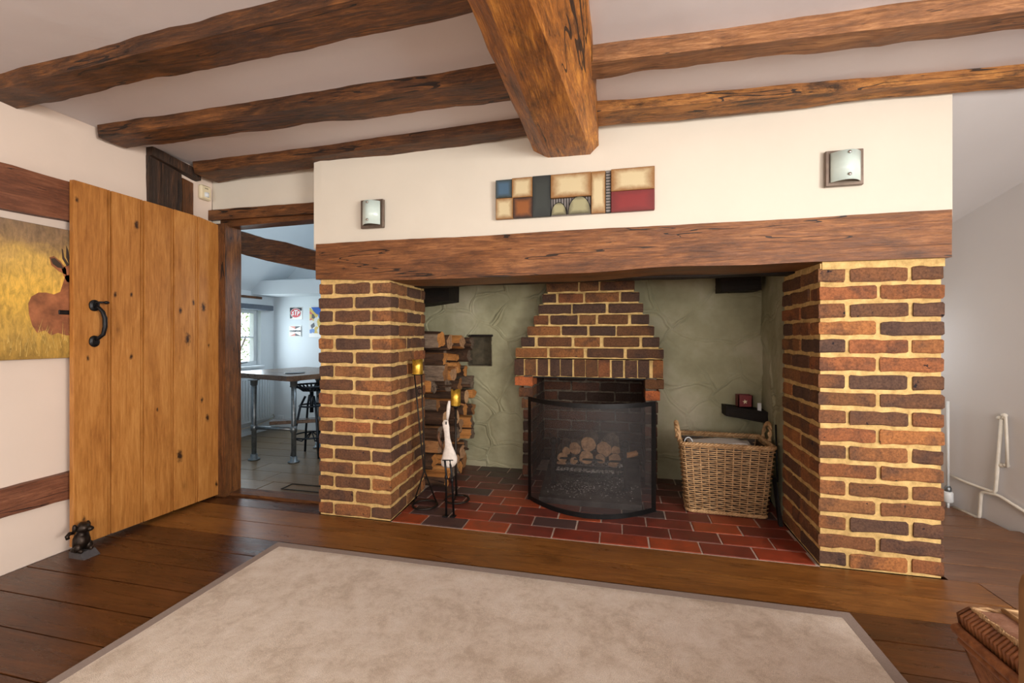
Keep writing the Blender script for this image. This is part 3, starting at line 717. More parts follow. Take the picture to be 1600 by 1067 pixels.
# firebox lining
FB = [(-.588, YH+.175), (-.588, 3.66), (.181, 3.66), (.181, YH+.175)]
FBp = FB[::1]
def fb_off(path): return path
def lay_in(path, z0, rows_n):
    # bricks face inward: path runs so that the masonry lies on its left
    Ls = [(Vector(path[k+1])-Vector(path[k])).length for k in range(3)]
    for r in range(rows_n):
        a = z0+r*.079+.006; b = a+.066
        for k in range(3):
            A = Vector(path[k]); B = Vector(path[k+1]); d = (B-A).normalized(); nrm = Vector((-d.y, d.x))
            s = -.11 if (r+k) % 2 else 0
            while s < Ls[k]-.01:
                s0 = max(0, s); s1 = min(Ls[k], s+.215)
                if s1-s0 > .03:
                    pts = [A+d*s0, A+d*s1, A+d*s1+nrm*.05, A+d*s0+nrm*.05]; brick([tuple(p) for p in pts], a, b, M['brickS'], hd)
                s += .228
lay_in(FB, 0.0, 9)
mb = MB(); mb.box(-.66, -.595, YH+.18, 3.72, 0, .95); mb.box(.188, .26, YH+.18, 3.72, 0, .95); mb.box(-.66, .26, 3.667, 3.75, 0, .95); mb.build('firebox_mortar', M['mortarS'], hd)
mb = MB(); mb.box(-.62, .22, YH+.18, 3.72, .95, .98); mb.box(-.60, .2, YH+.10, YH+.18, .90, .95); mb.build('flue_plate', M['black'], hd)
mb = MB(); mb.box(-.59, .185, YH+.03, YH+.14, .703, .714, 0, .002); mb.build('iron_lintel_bar', M['iron'], hd)
# slab under the grate
V, F = beam_mesh([(-.46, 2.655, -.0), (-.53, 3.66, -.0), (-.53, 3.66, .035), (-.46, 2.655, .035)], [(.135, 2.655, -.0), (.165, 3.66, -.0), (.165, 3.66, .035), (.135, 2.655, .035)], n=14, sub=5, amp=.003)
o = mesh('hearth_slab', V, F, M['slab']); tag(o, 'low grey ash-covered slab on the tiles under the fire grate', 'slab')

# lintel
LA = [(-1.64, 2.185, 1.318), (-1.64, 2.50, 1.318), (-1.64, 2.50, 1.505), (-1.64, 2.185, 1.513)]
LB = [(1.324, 2.185, 1.322), (1.324, 2.50, 1.322), (1.324, 2.50, 1.505), (1.324, 2.185, 1.514)]
def sag(t):
    return Vector((0, 0, 0))
V, F = beam_mesh(LA, LB, n=110, sub=8, amp=.0045, freq=(.7, 1, 1), seed=2)
V2 = []
for v in V:
    x, y, z = v
    if z < 1.36:
        d = -.020*math.exp(-((x+1.0)/.5)**2) - .012*math.exp(-((x+.3)/.5)**2) + noise.noise(Vector((x*2.3, 1, 4)))*.008
        z += d
    V2.append((x, y, z))
o = mesh('lintel_beam', V2, F, M['lintel']); autosmooth(o, .6)
tag(o, 'massive weathered oak lintel spanning both brick piers over the fireplace', 'beam')
beam('inner_lintel', [(-1.59, 2.51, 1.30), (-1.59, 2.62, 1.30), (-1.59, 2.62, 1.5), (-1.59, 2.51, 1.5)], [(1.19, 2.51, 1.32), (1.19, 2.62, 1.32), (1.19, 2.62, 1.5), (1.19, 2.51, 1.5)], M['soot_wood'],
     'dark sooty inner beam hidden behind the oak lintel', seed=5)

# ceiling beams
def joist(x0, x1, yt0, yt1, zb, w0, w1, mat, label, seed, sk=0.0, zb1=None):
    zb1 = zb if zb1 is None else zb1
    A = [(x0, yt0+.006, zb), (x0, yt0+w0, zb), (x0, yt0+w0, 2.04), (x0, yt0, 2.04)]
    B = [(x1, yt1+.006, zb1), (x1, yt1+w1, zb1), (x1, yt1+w1, 2.04), (x1, yt1, 2.04)]
    return beam('ceiling_joist', A, B, mat, label, n=70, sub=5, amp=.009, freq=(.8, 1, 1), seed=seed)
joist(-2.51, -.40, 1.255, 1.13, 1.972, .130, .15, M['beam'], 'rough dark oak ceiling joist nearest the viewer, left of the main beam', 11)
joist(-2.47, -.40, 1.665, 1.632, 1.972, .13, .165, M['beam'], 'dark oak ceiling joist with rounded left end, second out from the fireplace wall', 12)
joist(-2.44, -.40, 2.150, 2.075, 1.965, .16, .085, M['beam'], 'dark oak ceiling joist running along the top of the chimney breast above the doorway', 13, zb1=1.99)
joist(-.10, 2.56, 1.60, 1.68, 1.965, .105, .10, M['beamR'], 'sawn brown oak ceiling joist right of the main beam, nearer the viewer', 14)
joist(-.10, 2.30, 1.995, 2.14, 1.985, .15, .07, M['beamG'], 'golden streaked oak ceiling joist right of the main beam, along the chimney breast', 15)
# joist end block at left wall, white caulk
# main beam: stations along y
st = [(-2.6, -.24, 1.88), (.6, -.235, 1.875), (1.14, -.224, 1.872), (1.36, -.198, 1.870), (1.675, -.170, 1.872), (1.95, -.142, 1.874), (2.215, -.128, 1.880)]
V = []; F = []; sub = 6; rings = 90; m = None
def stat(y):
    for a, b in zip(st[:-1], st[1:]):
        if a[0] <= y <= b[0]:
            t = (y-a[0])/(b[0]-a[0]); return a[1]+(b[1]-a[1])*t, a[2]+(b[2]-a[2])*t
    return st[-1][1:]
for k in range(rings+1):
    y = -2.6+4.815*k/rings if k < 10 else -2.6+4.815*k/rings
    xr, zb = stat(y)
    zr = 1.980+.006*math.sin(y*3)-(.062*max(0, min(1, (y-1.75)/.4)))
    P = [(-.455, 2.045), (-.405, 1.925), (-.335, zb+.004), (xr, zb), (-.088, zr), (-.086, 2.045)]
    dn = []
    for a in range(6):
        p, q_ = P[a], P[(a+1) % 6]
        for s in range(sub): dn.append((p[0]+(q_[0]-p[0])*s/sub, p[1]+(q_[1]-p[1])*s/sub))
    m = len(dn)
    for (x, z) in dn:
        vv = Vector((x*1.2, y*.9, z*1.2)); dd = Vector((x+.26, 0, z-1.97)).normalized()
        amp = noise.noise(vv*4)*.007+noise.noise(vv*12)*.003+noise.noise(vv*35)*.0015
        if x < -.38: amp += noise.noise(Vector((3, y*14, z*9)))*.006
        V.append((x+dd.x*amp, y, z+dd.z*amp))
for k in range(rings):
    for j in range(m): F.append((k*m+j, (k+1)*m+j, (k+1)*m+(j+1) % m, k*m+(j+1) % m))
F.append(tuple(range(m))); F.append(tuple(rings*m+j for j in range(m-1, -1, -1)))
o = mesh('main_beam', V, F, M['main']); autosmooth(o, .5)
bm = bmesh.new(); bm.from_mesh(o.data); bmesh.ops.recalc_face_normals(bm, faces=bm.faces[:]); bm.to_mesh(o.data); bm.free()
tag(o, 'huge chamfered golden oak main beam running from the viewer into the chimney breast', 'beam')

# ---------------------------------------------------------------- left wall timbers
beam('wall_rail', [(-2.53, -2.6, 1.50), (-2.462, -2.6, 1.50), (-2.462, -2.6, 1.69), (-2.53, -2.6, 1.69)], [(-2.53, 1.95, 1.535), (-2.462, 1.95, 1.535), (-2.462, 1.95, 1.71), (-2.53, 1.95, 1.71)], M['rail'],
     'upper horizontal timber rail on the left wall above the deer picture', n=90, seed=21, amp=.006)
beam('wall_rail', [(-2.53, -2.6, .255), (-2.474, -2.6, .255), (-2.474, -2.6, .385), (-2.53, -2.6, .385)], [(-2.53, 1.95, .243), (-2.474, 1.95, .243), (-2.474, 1.95, .367), (-2.53, 1.95, .367)], M['rail'],
     'lower horizontal timber rail low on the left wall behind the door', n=90, seed=22, amp=.006)
ps = thing('wall_post', (-2.5, 2.05, 0), 'dark charred timber post in the left wall above the open door', 'post')
V, F = beam_mesh([(-2.53, 1.925, 0), (-2.482, 1.925, 0), (-2.482, 2.115, 0), (-2.53, 2.115, 0)], [(-2.53, 1.92, 1.985), (-2.482, 1.92, 1.985), (-2.482, 2.11, 1.95), (-2.53, 2.11, 1.95)], n=50, amp=.006, seed=31, freq=(1, 1, .7)); o = mesh('charred_post', V, F, M['post'], ps); autosmooth(o)
V, F = beam_mesh([(-2.53, 2.118, 0), (-2.487, 2.118, 0), (-2.487, 2.20, 0), (-2.53, 2.20, 0)], [(-2.53, 2.118, 1.93), (-2.487, 2.118, 1.93), (-2.487, 2.185, 1.92), (-2.53, 2.185, 1.92)], n=50, amp=.004, seed=32, freq=(1, 1, .7)); o = mesh('lighter_post', V, F, M['frame'], ps); autosmooth(o)
V, F = beam_mesh([(-2.53, 1.92, 1.985), (-2.462, 1.92, 1.985), (-2.462, 1.92, 2.03), (-2.53, 1.92, 2.03)], [(-2.53, 2.21, 1.945), (-2.462, 2.21, 1.945), (-2.462, 2.21, 1.995), (-2.53, 2.21, 1.995)], n=20, amp=.005, seed=33); o = mesh('head_plate', V, F, M['post'], ps); autosmooth(o)

# doorway frame
fr = thing('door_frame', (-2.4, 2.34, 0), 'dark oak frame around the opening to the kitchen', 'frame')
V, F = beam_mesh([(-2.445, 2.30, 0), (-2.372, 2.30, 0), (-2.372, 2.42, 0), (-2.445, 2.42, 0)], [(-2.445, 2.30, 1.70), (-2.372, 2.30, 1.70), (-2.372, 2.42, 1.70), (-2.445, 2.42, 1.70)], n=50, amp=.003, seed=41, freq=(1, 1, .7)); autosmooth(mesh('jamb', V, F, M['frame'], fr))
V, F = beam_mesh([(-2.515, 2.30, 1.725), (-2.515, 2.42, 1.725), (-2.515, 2.42, 1.792), (-2.515, 2.30, 1.792)], [(-1.60, 2.30, 1.722), (-1.60, 2.42, 1.722), (-1.60, 2.42, 1.787), (-1.60, 2.30, 1.787)], n=40, amp=.004, seed=42); autosmooth(mesh('head', V, F, M['frameX'], fr))
V, F = beam_mesh([(-2.44, 2.33, 1.685), (-2.44, 2.42, 1.685), (-2.44, 2.42, 1.73), (-2.44, 2.33, 1.73)], [(-1.60, 2.33, 1.70), (-1.60, 2.42, 1.70), (-1.60, 2.42, 1.73), (-1.60, 2.33, 1.73)], n=30, amp=.002, seed=43); autosmooth(mesh('head_stop', V, F, M['frameX'], fr))
V, F = beam_mesh([(-2.44, 2.335, -.02), (-2.44, 2.43, -.02), (-2.44, 2.43, .014), (-2.44, 2.335, .014)], [(-1.63, 2.335, -.02), (-1.63, 2.43, -.02), (-1.63, 2.43, .014), (-1.63, 2.335, .014)], n=20, amp=.002, seed=44); autosmooth(mesh('threshold', V, F, M['frameX'], fr))

# ---------------------------------------------------------------- door
dr = thing('door_1', (-2.46, 2.335, .03), 'open ledged oak plank door folded back against the left wall, with black iron pull', 'door')
sy = [1.535, 1.694, 1.849, 2.012, 2.161, 2.338]
for k in range(5):
    a, b = sy[k], sy[k+1]; x0, x1 = -2.450, -2.424
    # plan profile of one board with bead and V joint
    e = .0012; P = [(x0, a+e), (x1-.010, a+e), (x1-.0005, a+.004), (x1, a+.006), (x1, b-.019), (x1-.008, b-.0165), (x1-.008, b-.0140), (x1-.0005, b-.0115), (x1-.0005, b-.007), (x1-.012, b-.0025), (x1-.012, b-e), (x0, b-e)]
    if k == 0: P[1] = (x1-.002, a+e); P[2] = (x1, a+.002); P[3] = (x1, a+.004)
    if k == 4: P = P[:4]+[(x1, b-.004), (x1-.003, b-e), (x0, b-e)]
    mb = MB(); n = len(P)
    ztop = lambda y: 1.716-.008*(y-1.535)/.8 - (.0 if y < 2.30 else (y-2.30)**2*18)
    V = [(p[0], p[1], .032-.02*(p[1]-1.535)/.8) for p in P]+[(p[0], p[1], ztop(p[1])) for p in P]
    mb.add(V, [tuple(range(n-1, -1, -1)), tuple(range(n, 2*n))]+[(j, (j+1) % n, n+(j+1) % n, n+j) for j in range(n)])
    mb.build('plank', M['door'], dr)
for z in (.22, .86, 1.50):
    mb = MB(); mb.box(-2.474, -2.451, 1.56, 2.31, z-.05, z+.05, 0, .004); mb.build('ledge', M['door'], dr)
hp = MB()
hp.tube([(-2.412, 1.617, 1.140), (-2.398, 1.620, 1.135), (-2.385, 1.628, 1.115), (-2.377, 1.632, 1.085), (-2.376, 1.632, 1.045), (-2.382, 1.629, 1.008), (-2.398, 1.620, .990), (-2.412, 1.617, .985)], .008, 10, rf=lambda t: .0065+.0035*math.sin(PI*t))
h = hp.build('pull_handle', M['iron'], dr, True)
for z, s in ((1.142, 1), (.978, -1)):
    mb = MB(); P = []
    for k in range(16):
        a = 2*PI*k/16; r = .021*(1+.25*max(0, math.sin(a)*s)); P.append((1.617+r*math.cos(a), z+r*1.15*math.sin(a)))
    V = [(-2.424, y, zz) for y, zz in P]+[(-2.417, y, zz) for y, zz in P]+[(-2.412, 1.617+(y-1.617)*.6, z+(zz-z)*.6) for y, zz in P]
    n = 16; mb.add(V, [tuple(range(n)), tuple(range(3*n-1, 2*n-1, -1))]+[(j+r*n, (j+1) % n+r*n, (j+1) % n+(r+1)*n, j+(r+1)*n) for j in range(n) for r in (0, 1)])
    mb.build('rose_plate', M['iron'], h)
mb = MB(); mb.tube([(-2.42, 1.617, 1.152), (-2.395, 1.619, 1.160), (-2.380, 1.635, 1.160)], .005, 8); mb.blob((-2.378, 1.640, 1.160), .010, .012, .008); mb.build('thumb_latch', M['iron'], dr, True)
mb = MB(); mb.box(-2.474, -2.455, 1.50, 1.60, 1.098, 1.118, 0, .002); mb.build('latch_bar', M['iron'], dr)

# doorstop: cast dog-like animal on a steel wedge
ds = thing('doorstop', (-2.37, 1.54, 0), 'dark cast metal animal doorstop on a small steel wedge against the door foot', 'doorstop')
ox, oy = -2.375, 1.535
body = MB(); body.blob((ox, oy, .070), .030, .033, .042, amp=.25, n=14); body.blob((ox+.012, oy+.020, .045), .018, .016, .024, amp=.3); body.blob((ox+.010, oy-.020, .045), .018, .016, .024, amp=.3); body.blob((ox, oy, .093), .024, .025, .026, amp=.2)
body.build('body', M['bronze'], ds, True)
hd_ = MB(); hd_.blob((ox+.006, oy+.004, .128), .026, .028, .023, amp=.2, n=14); hd_.blob((ox+.028, oy+.016, .122), .016, .014, .012, amp=.2)
hh = hd_.build('head', M['bronze'], ds, True)
for s in (-1, 1):
    mb = MB(); mb.blob((ox+.0, oy+s*.027, .134), .010, .009, .017, amp=.2); mb.build('ear', M['bronze'], hh, True)
mb = MB(); mb.tube([(ox-.005, oy-.03, .115), (ox, oy-.045, .120), (ox+.004, oy-.058, .112), (ox+.006, oy-.055, .100)], .008, 8); mb.build('tail', M['bronze'], ds, True)
for sx, sy_ in ((.026, -.02), (.026, .02), (-.012, -.022), (-.012, .022)):
    mb = MB(); mb.blob((ox+sx, oy+sy_, .032), .012, .009, .012, amp=.2); mb.build('paw', M['bronze'], ds, True)
mb = MB(); mb.add([(ox-.03, oy-.03, 0), (ox-.03, oy+.035, 0), (ox+.062, oy+.035, 0), (ox+.062, oy-.03, 0), (ox-.03, oy-.03, .030), (ox-.03, oy+.035, .030), (ox+.030, oy+.035, .026), (ox+.030, oy-.03, .026)],
                 [(0, 1, 2, 3), (4, 7, 6, 5), (0, 3, 7, 4), (1, 5, 6, 2), (2, 6, 7, 3), (0, 4, 5, 1)]); mb.build('wedge', M['wedge'], ds)

# ---------------------------------------------------------------- deer picture
def fieldmat():
    m, nt, p = newmat('wheat_field_print'); tc = N(nt, 'ShaderNodeTexCoord'); sx = N(nt, 'ShaderNodeSeparateXYZ'); nt.links.new(tc.outputs['Object'], sx.inputs[0])
    mp = mapping(nt, (1, 1, .35), False); n = noisetex(nt, mp, 60, 6, .7, .5); mp2 = mapping(nt, (1, 1, 1), False); n2 = noisetex(nt, mp2, 7, 4, .6, .5)
    mr = N(nt, 'ShaderNodeMapRange'); mr.inputs[1].default_value = .9; mr.inputs[2].default_value = 1.487; nt.links.new(sx.outputs[2], mr.inputs[0])
    ad = N(nt, 'ShaderNodeMath', operation='MULTIPLY_ADD'); ad.inputs[1].default_value = .45; nt.links.new(n2.outputs[0], ad.inputs[0]); nt.links.new(mr.outputs[0], ad.inputs[2])
    r = ramp(nt, [(.12, (.30, .17, .03)), (.30, (.52, .32, .07)), (.55, (.74, .45, .08)), (.72, (.66, .42, .11)), (.86, (.30, .19, .10)), (.99, (.20, .13, .09))]); 
    sc = N(nt, 'ShaderNodeMath', operation='MULTIPLY'); sc.inputs[1].default_value = .78; nt.links.new(ad.outputs[0], sc.inputs[0]); nt.links.new(sc.outputs[0], r.inputs[0])
    g = ramp(nt, [(.3, (.55, .55, .5)), (.7, (1.3, 1.25, 1.1))]); nt.links.new(n.outputs[0], g.inputs[0])
    nt.links.new(mix(nt, r.outputs[0], g.outputs[0], 1.0, 'MULTIPLY'), p.inputs['Base Color']); p.inputs['Roughness'].default_value = .6; return m
pc = thing('picture', (-2.46, 1.2, .9), 'canvas print of a deer in a golden wheat field on the left wall', 'picture')
mb = MB(); mb.box(-2.485, -2.4605, .72, 1.62, .900, 1.488, 0, .002); mb.build('canvas', fieldmat(), pc)
deer = plain('deer_print', (.30, .105, .042), .6, 0, .45, 18); dk = plain('deer_dark_print', (.05, .03, .02), .6)
# body shape traced on the print itself (flat print): y, z in the wall plane
def flat(name, pts, x, mat, par, th=.0008):
    mb = MB(); n = len(pts); V = [(x, a, b) for a, b in pts]+[(x+th, a, b) for a, b in pts]
    mb.add(V, [tuple(range(n-1, -1, -1)), tuple(range(n, 2*n))]+[(j, (j+1) % n, n+(j+1) % n, n+j) for j in range(n)]); return mb.build(name, mat, par)
def wp(px, py):  # columns and rows of the print in the photograph, on the wall plane
    d = (-.2293*700+(px-800)*.9733, .9733*700+(px-800)*.2293, 525-py); k = -2.46/d[0]; return (k*d[1], 1+k*d[2])
dp = flat('deer', [wp(*p) for p in ((45, 490), (44, 474), (49, 463), (60, 457), (72, 457), (84, 460), (94, 456), (99, 440), (102, 430), (112, 430), (125, 445), (125, 524), (104, 524), (90, 520), (80, 524), (70, 516), (58, 520), (50, 508))], -2.4603, deer, pc)
flat('deer_ear', [wp(*p) for p in ((77, 402), (84, 400), (94, 408), (103, 420), (104, 430), (92, 424), (80, 414))], -2.4603, deer, pc)
flat('deer_ear_shade', [wp(*p) for p in ((79, 404), (85, 403), (95, 412), (99, 420), (90, 418), (82, 412))], -2.4594, dk, pc)
flat('deer_head', [wp(*p) for p in ((96, 420), (104, 414), (120, 416), (126, 430), (118, 445), (104, 440), (99, 430))], -2.4603, deer, pc)
flat('antler', [wp(*p) for p in ((96, 388), (98, 390), (100, 402), (108, 414), (104, 416), (97, 404))], -2.4594, dk, pc)
flat('antler', [wp(*p) for p in ((103, 384), (106, 390), (108, 402), (112, 414), (108, 414), (103, 402))], -2.4594, dk, pc)

gmat = plain('pale_straw_print', (.62, .42, .12), .6, 0, .3, 30); mb = MB()
for k in range(150):
    y = R.uniform(.9, 1.60); z = R.uniform(.905, 1.02); h = R.uniform(.03, .09); lean = R.uniform(-.02, .02)
    mb.add([(-2.4588, y-.0011, z), (-2.4588, y+.0011, z), (-2.4588, y+lean, min(z+h, 1.48))], [(0, 1, 2)])
o = mb.build('straw_print', gmat, pc); o['kind'] = 'stuff'

# PIR sensor
pi_ = thing('motion_sensor', (-2.48, 2.26, 1.84), 'small ivory motion sensor in the corner above the door', 'sensor')
mb = MB(); mb.box(-2.50, -2.472, 2.225, 2.298, 1.842, 1.930, 0, .008); s_ = mb.build('housing', M['cream_pl'], pi_)
mb = MB(); mb.tube([(-2.474, 2.262, 1.858), (-2.474, 2.262, 1.885)], .015, 12); mb.build('lens', M['white'], pi_, True)
mb = MB()
for k in range(3): mb.box(-2.472, -2.4712, 2.250+k*.008, 2.256+k*.008, 1.908, 1.912)
mb.build('indicator', M['iron'], pi_)

# ---------------------------------------------------------------- rug
rg = thing('rug', (-.39, .3, 0), 'large cream wool rug with taupe taped border on the floorboards', 'rug')
V = []; F = []; nx, ny = 90, 110; x0, x1, y0, y1 = -1.555, .775, -1.2, 1.80
for j in range(ny+1):
    for i in range(nx+1):
        x = x0+(x1-x0)*i/nx; y = y0+(y1-y0)*j/ny; e = min(i, nx-i, j, ny-j)
        V.append((x, y, .0105 + (.0035 if e > 0 else -.001) + noise.noise(Vector((x*6, y*6, 1)))*.0012))
for j in range(ny):
    for i in range(nx): a = j*(nx+1)+i; F.append((a, a+1, a+nx+2, a+nx+1))
mesh('pile', V, F, M['rug'], rg, True)
mb = MB(); X0, X1, Y0_, Y1_ = -1.587, .807, -1.232, 1.836; w_ = .036
def trap(pts, z1=.011): mb.prism(pts, .0015, z1)
for P in ([(X0, Y1_), (X0+w_, Y1_-w_), (X1-w_, Y1_-w_), (X1, Y1_)], [(X0, Y0_), (X1, Y0_), (X1-w_, Y0_+w_), (X0+w_, Y0_+w_)], [(X0, Y0_), (X0+w_, Y0_+w_), (X0+w_, Y1_-w_), (X0, Y1_)], [(X1, Y0_), (X1, Y1_), (X1-w_, Y1_-w_), (X1-w_, Y0_+w_)]):
    mb = MB(); trap(P); mb.build('border_tape', M['trim_rug'], rg)
mb = MB(); mb.box(X0+w_, X1-w_, Y0_+w_, Y1_-w_, .0015, .009); mb.build('backing', M['trim_rug'], rg)

# ---------------------------------------------------------------- fire screen
fs = thing('fire_screen', (-.17, 2.6, 0), 'black curved mesh fire screen standing on the tiles before the grate', 'fire screen')
xa, ya, xb, yb = -.534, 2.694, .212, 2.665; sagd = .205
def scp(t, z=0, off=0):
    x = xa+(xb-xa)*t; y = ya+(yb-ya)*t - sagd*(1-(2*t-1)**2); return Vector((x, y-off, z))
NS = 30; TOP = .630
def strip(z0, z1, name, t0=0, t1=1, n=NS, th=.006, mat='iron'):
    V = []; F = []
    for k in range(n+1):
        t = t0+(t1-t0)*k/n; p = scp(t)
        V += [(p.x, p.y, z0), (p.x, p.y, z1), (p.x, p.y+th, z1), (p.x, p.y+th, z0)]
    for k in range(n):
        a = 4*k; b = a+4
        for j in range(4): F.append((a+j, b+j, b+(j+1) % 4, a+(j+1) % 4))
    F.append((0, 1, 2, 3)); F.append((4*n+3, 4*n+2, 4*n+1, 4*n)); return mesh(name, V, F, M[mat], fs)
strip(TOP-.026, TOP, 'top_rail'); strip(.004, .030, 'bottom_rail')
strip(.03, TOP-.026, 'side_rail', 0, .030, 2); strip(.03, TOP-.026, 'side_rail', .965, 1, 2)
V = []; F = []
for k in range(NS+1):
    p = scp(.02+.955*k/NS); V += [(p.x, p.y+.003, .02), (p.x, p.y+.003, TOP-.015)]
for k in range(NS): F.append((2*k, 2*k+2, 2*k+3, 2*k+1))
mesh('wire_mesh', V, F, M['mesh'], fs, True)
mb = MB()
for p in (scp(.01), scp(.99)): mb.box(p.x-.010, p.x+.010, p.y+.002, p.y+.012, 0.002, .010)
mb.build('foot', M['iron'], fs)

# ---------------------------------------------------------------- grate with logs
gt = thing('fire_grate', (-.18, 2.97, .035), 'black iron fire basket with ball-topped uprights inside the hearth', 'grate')
GX0, GX1, GYF, GYB = -.405, .045, 2.885, 3.16
for (x, y) in ((GX0, GYF), (GX1, GYF)):
    mb = MB(); mb.box(x-.011, x+.011, y-.011, y+.011, .036, .30, 0, .002); mb.box(x-.02, x+.02, y-.02, y+.03, .036, .05, 0, .002); u_ = mb.build('upright', M['iron'], gt)
    mb = MB(); mb.blob((x, y, .322), .026, .026, .026, n=16); mb.build('ball_finial', M['iron'], u_, True)
for (x, y) in ((GX0, GYB), (GX1, GYB)):
    mb = MB(); mb.box(x-.009, x+.009, y-.009, y+.009, .036, .28, 0, .002); mb.build('rear_leg', M['iron'], gt)
for z in (.125, .165, .215): 
    mb = MB(); mb.box(GX0, GX1, GYF-.006, GYF+.006, z-.007, z+.007, 0, .002); mb.build('front_bar', M['iron'], gt)
for x in (GX0, GX1):
    mb = MB(); mb.box(x-.006, x+.006, GYF, GYB, .158, .172); mb.box(x-.006, x+.006, GYF, GYB, .118, .130); mb.build('side_bar', M['iron'], gt)
mb = MB(); mb.box(GX0, GX1, GYB-.006, GYB+.006, .12, .135); mb.box(GX0, GX1, GYB-.006, GYB+.006, .22, .235); mb.build('back_bar', M['iron'], gt)
for k in range(9):
    x = GX0+.03+k*.0485; mb = MB(); mb.box(x-.006, x+.006, GYF, GYB, .108, .120); mb.build('bottom_bar', M['iron'], gt)
ab = MB()
for k in range(420):
    a = R.uniform(GX0+.02, GX1-.02); b = R.uniform(GYF-.004, GYB-.02); ab.blob((a, b, .128+R.uniform(0, .022)), R.uniform(.005, .012), R.uniform(.005, .012), R.uniform(.004, .009), amp=.5, n=5)
o = ab.build('ash_embers', M['ash']); tag(o, 'grey ash and embers lying in the grate beneath the logs', 'ash', None, 'stuff')
ab = MB()
for k in range(420):
    rr = R.gauss(0, .11); a = -.18+R.gauss(0, .16); b = 2.90+R.gauss(0, .10)
    if not(-.45 < a < .125 and 2.68 < b < 3.2): continue
    s = R.uniform(.0012, .0035); ab.blob((a, b, .0372+s*.4), s*1.3, s, s*.7, amp=.5, n=5)
o = ab.build('fallen_ash', M['ash']); tag(o, 'scattered pale ash fallen on the slab under the grate', 'ash', None, 'stuff')

def log_mesh(name, A, B, r, mats, parent=None, split=None, seed=0, n=14, rings=6, squash=1.0):
    """irregular log from A to B; split = list of angular spans cut flat; material 0 bark, 1 end, 2 split face"""
    A = Vector(A); B = Vector(B); d = (B-A).normalized(); s1 = d.cross(Vector((0, 0, 1)))
    if s1.length < .1: s1 = Vector((1, 0, 0))
    s1.normalize(); s2 = s1.cross(d); rr = random.Random(seed)
    prof = []
    for j in range(n):
        a = 2*PI*j/n; q_ = r*(1+.06*rr.uniform(-1, 1)); 
        if split:
            for (an, dep) in split:
                c = math.cos(a-an)
                if c > 0: q_ = min(q_, r*dep/max(c, .05))
        prof.append((a, q_))
    V = []; F = []; I = []
    for k in range(rings+1):
        t = k/rings; p = A.lerp(B, t)
        for j, (a, q_) in enumerate(prof):
            w2 = q_*(1+.12*noise.noise(Vector((a*1.3, t*3, seed*1.7))))
            tip = Vector()
            if k in (0, rings): tip = d*rr.uniform(-1, 1)*(.010 if split else .002)
            V.append(p+(s1*math.cos(a)+s2*math.sin(a)*squash)*w2+tip)
    for k in range(rings):
        for j in range(n):
            F.append((k*n+j, k*n+(j+1) % n, (k+1)*n+(j+1) % n, (k+1)*n+j))
            am = (prof[j][0]+PI/n); fl = 0
            if split:
                for (an, dep) in split:
                    if math.cos(am-an) > dep: fl = 2
            I.append(fl)
    F.append(tuple(range(n-1, -1, -1))); I.append(1); F.append(tuple(rings*n+j for j in range(n))); I.append(1)
    o = mesh(name, V, F, mats, parent, False, I)
    bm = bmesh.new(); bm.from_mesh(o.data); bmesh.ops.recalc_face_normals(bm, faces=bm.faces[:]); bm.to_mesh(o.data); bm.free()
    autosmooth(o, .6); return o
LM2 = [M['bark2'], M['cutD'], M['split']]
# firewood in the grate (screen column, row, radius)
YF = 2.89
def gp(px, py, y=YF):
    d = (-.2293*700+(px-800)*.9733, .9733*700+(px-800)*.2293, 525-py); k = y/d[1]; return (k*d[0], y, 1+k*d[2])
logs = [(916, 714, 11, 'pale round sawn log low in the middle of the grate'), (938, 716, 8, 'half-hidden sawn log at the bottom of the grate between two larger ones'), (961, 717, 9.5, 'sawn log at the right end of the grate'), (879, 714, 8, 'small dark log at the left end of the grate'),
        (885, 704, 6.5, 'smallest round log resting at the left of the fire pile'), (899, 700, 10, 'brown bark-covered log on the upper left of the fire pile'), (919, 694, 12, 'round log with chipped end at the top middle of the fire pile'), (944, 701, 12, 'large round pale log at the top right of the fire pile'),
        (897, 719, 6, 'thin charred branch at the front of the grate'), (962, 703, 7, 'slim grey log leaning at the right behind the large pale log')]
for i, (a, b, r, lb) in enumerate(logs):
    p = Vector(gp(a, b)); rad = r/700*2.9; q_ = p+Vector((R.uniform(-.03, .06), .20, R.uniform(.005, .03)))
    o = log_mesh('firewood_log', p-Vector((0, .01, 0)), q_, rad*.95, LM2, seed=50+i, split=None); tag(o, lb, 'log', 'logs in the fire grate')
for i, (a, b, r, lb) in enumerate([(877, 723, 8, 'split log piece poking between the front bars at the left'), (957, 726, 9, 'split log piece poking between the front bars at the right')]):
    p = Vector(gp(a, b, 2.90)); o = log_mesh('firewood_log', p, p+Vector((.02, .2, 0)), .03, LM2, seed=70+i, squash=.5); tag(o, lb, 'log', 'logs in the fire grate')
o = log_mesh('firewood_log', gp(978, 712, 3.02), Vector(gp(978, 712, 3.02))+Vector((.07, .03, .015)), .017, [M['split'], M['cut'], M['split']], seed=75); tag(o, 'short split stick jutting out at the right of the grate', 'log', 'logs in the fire grate')

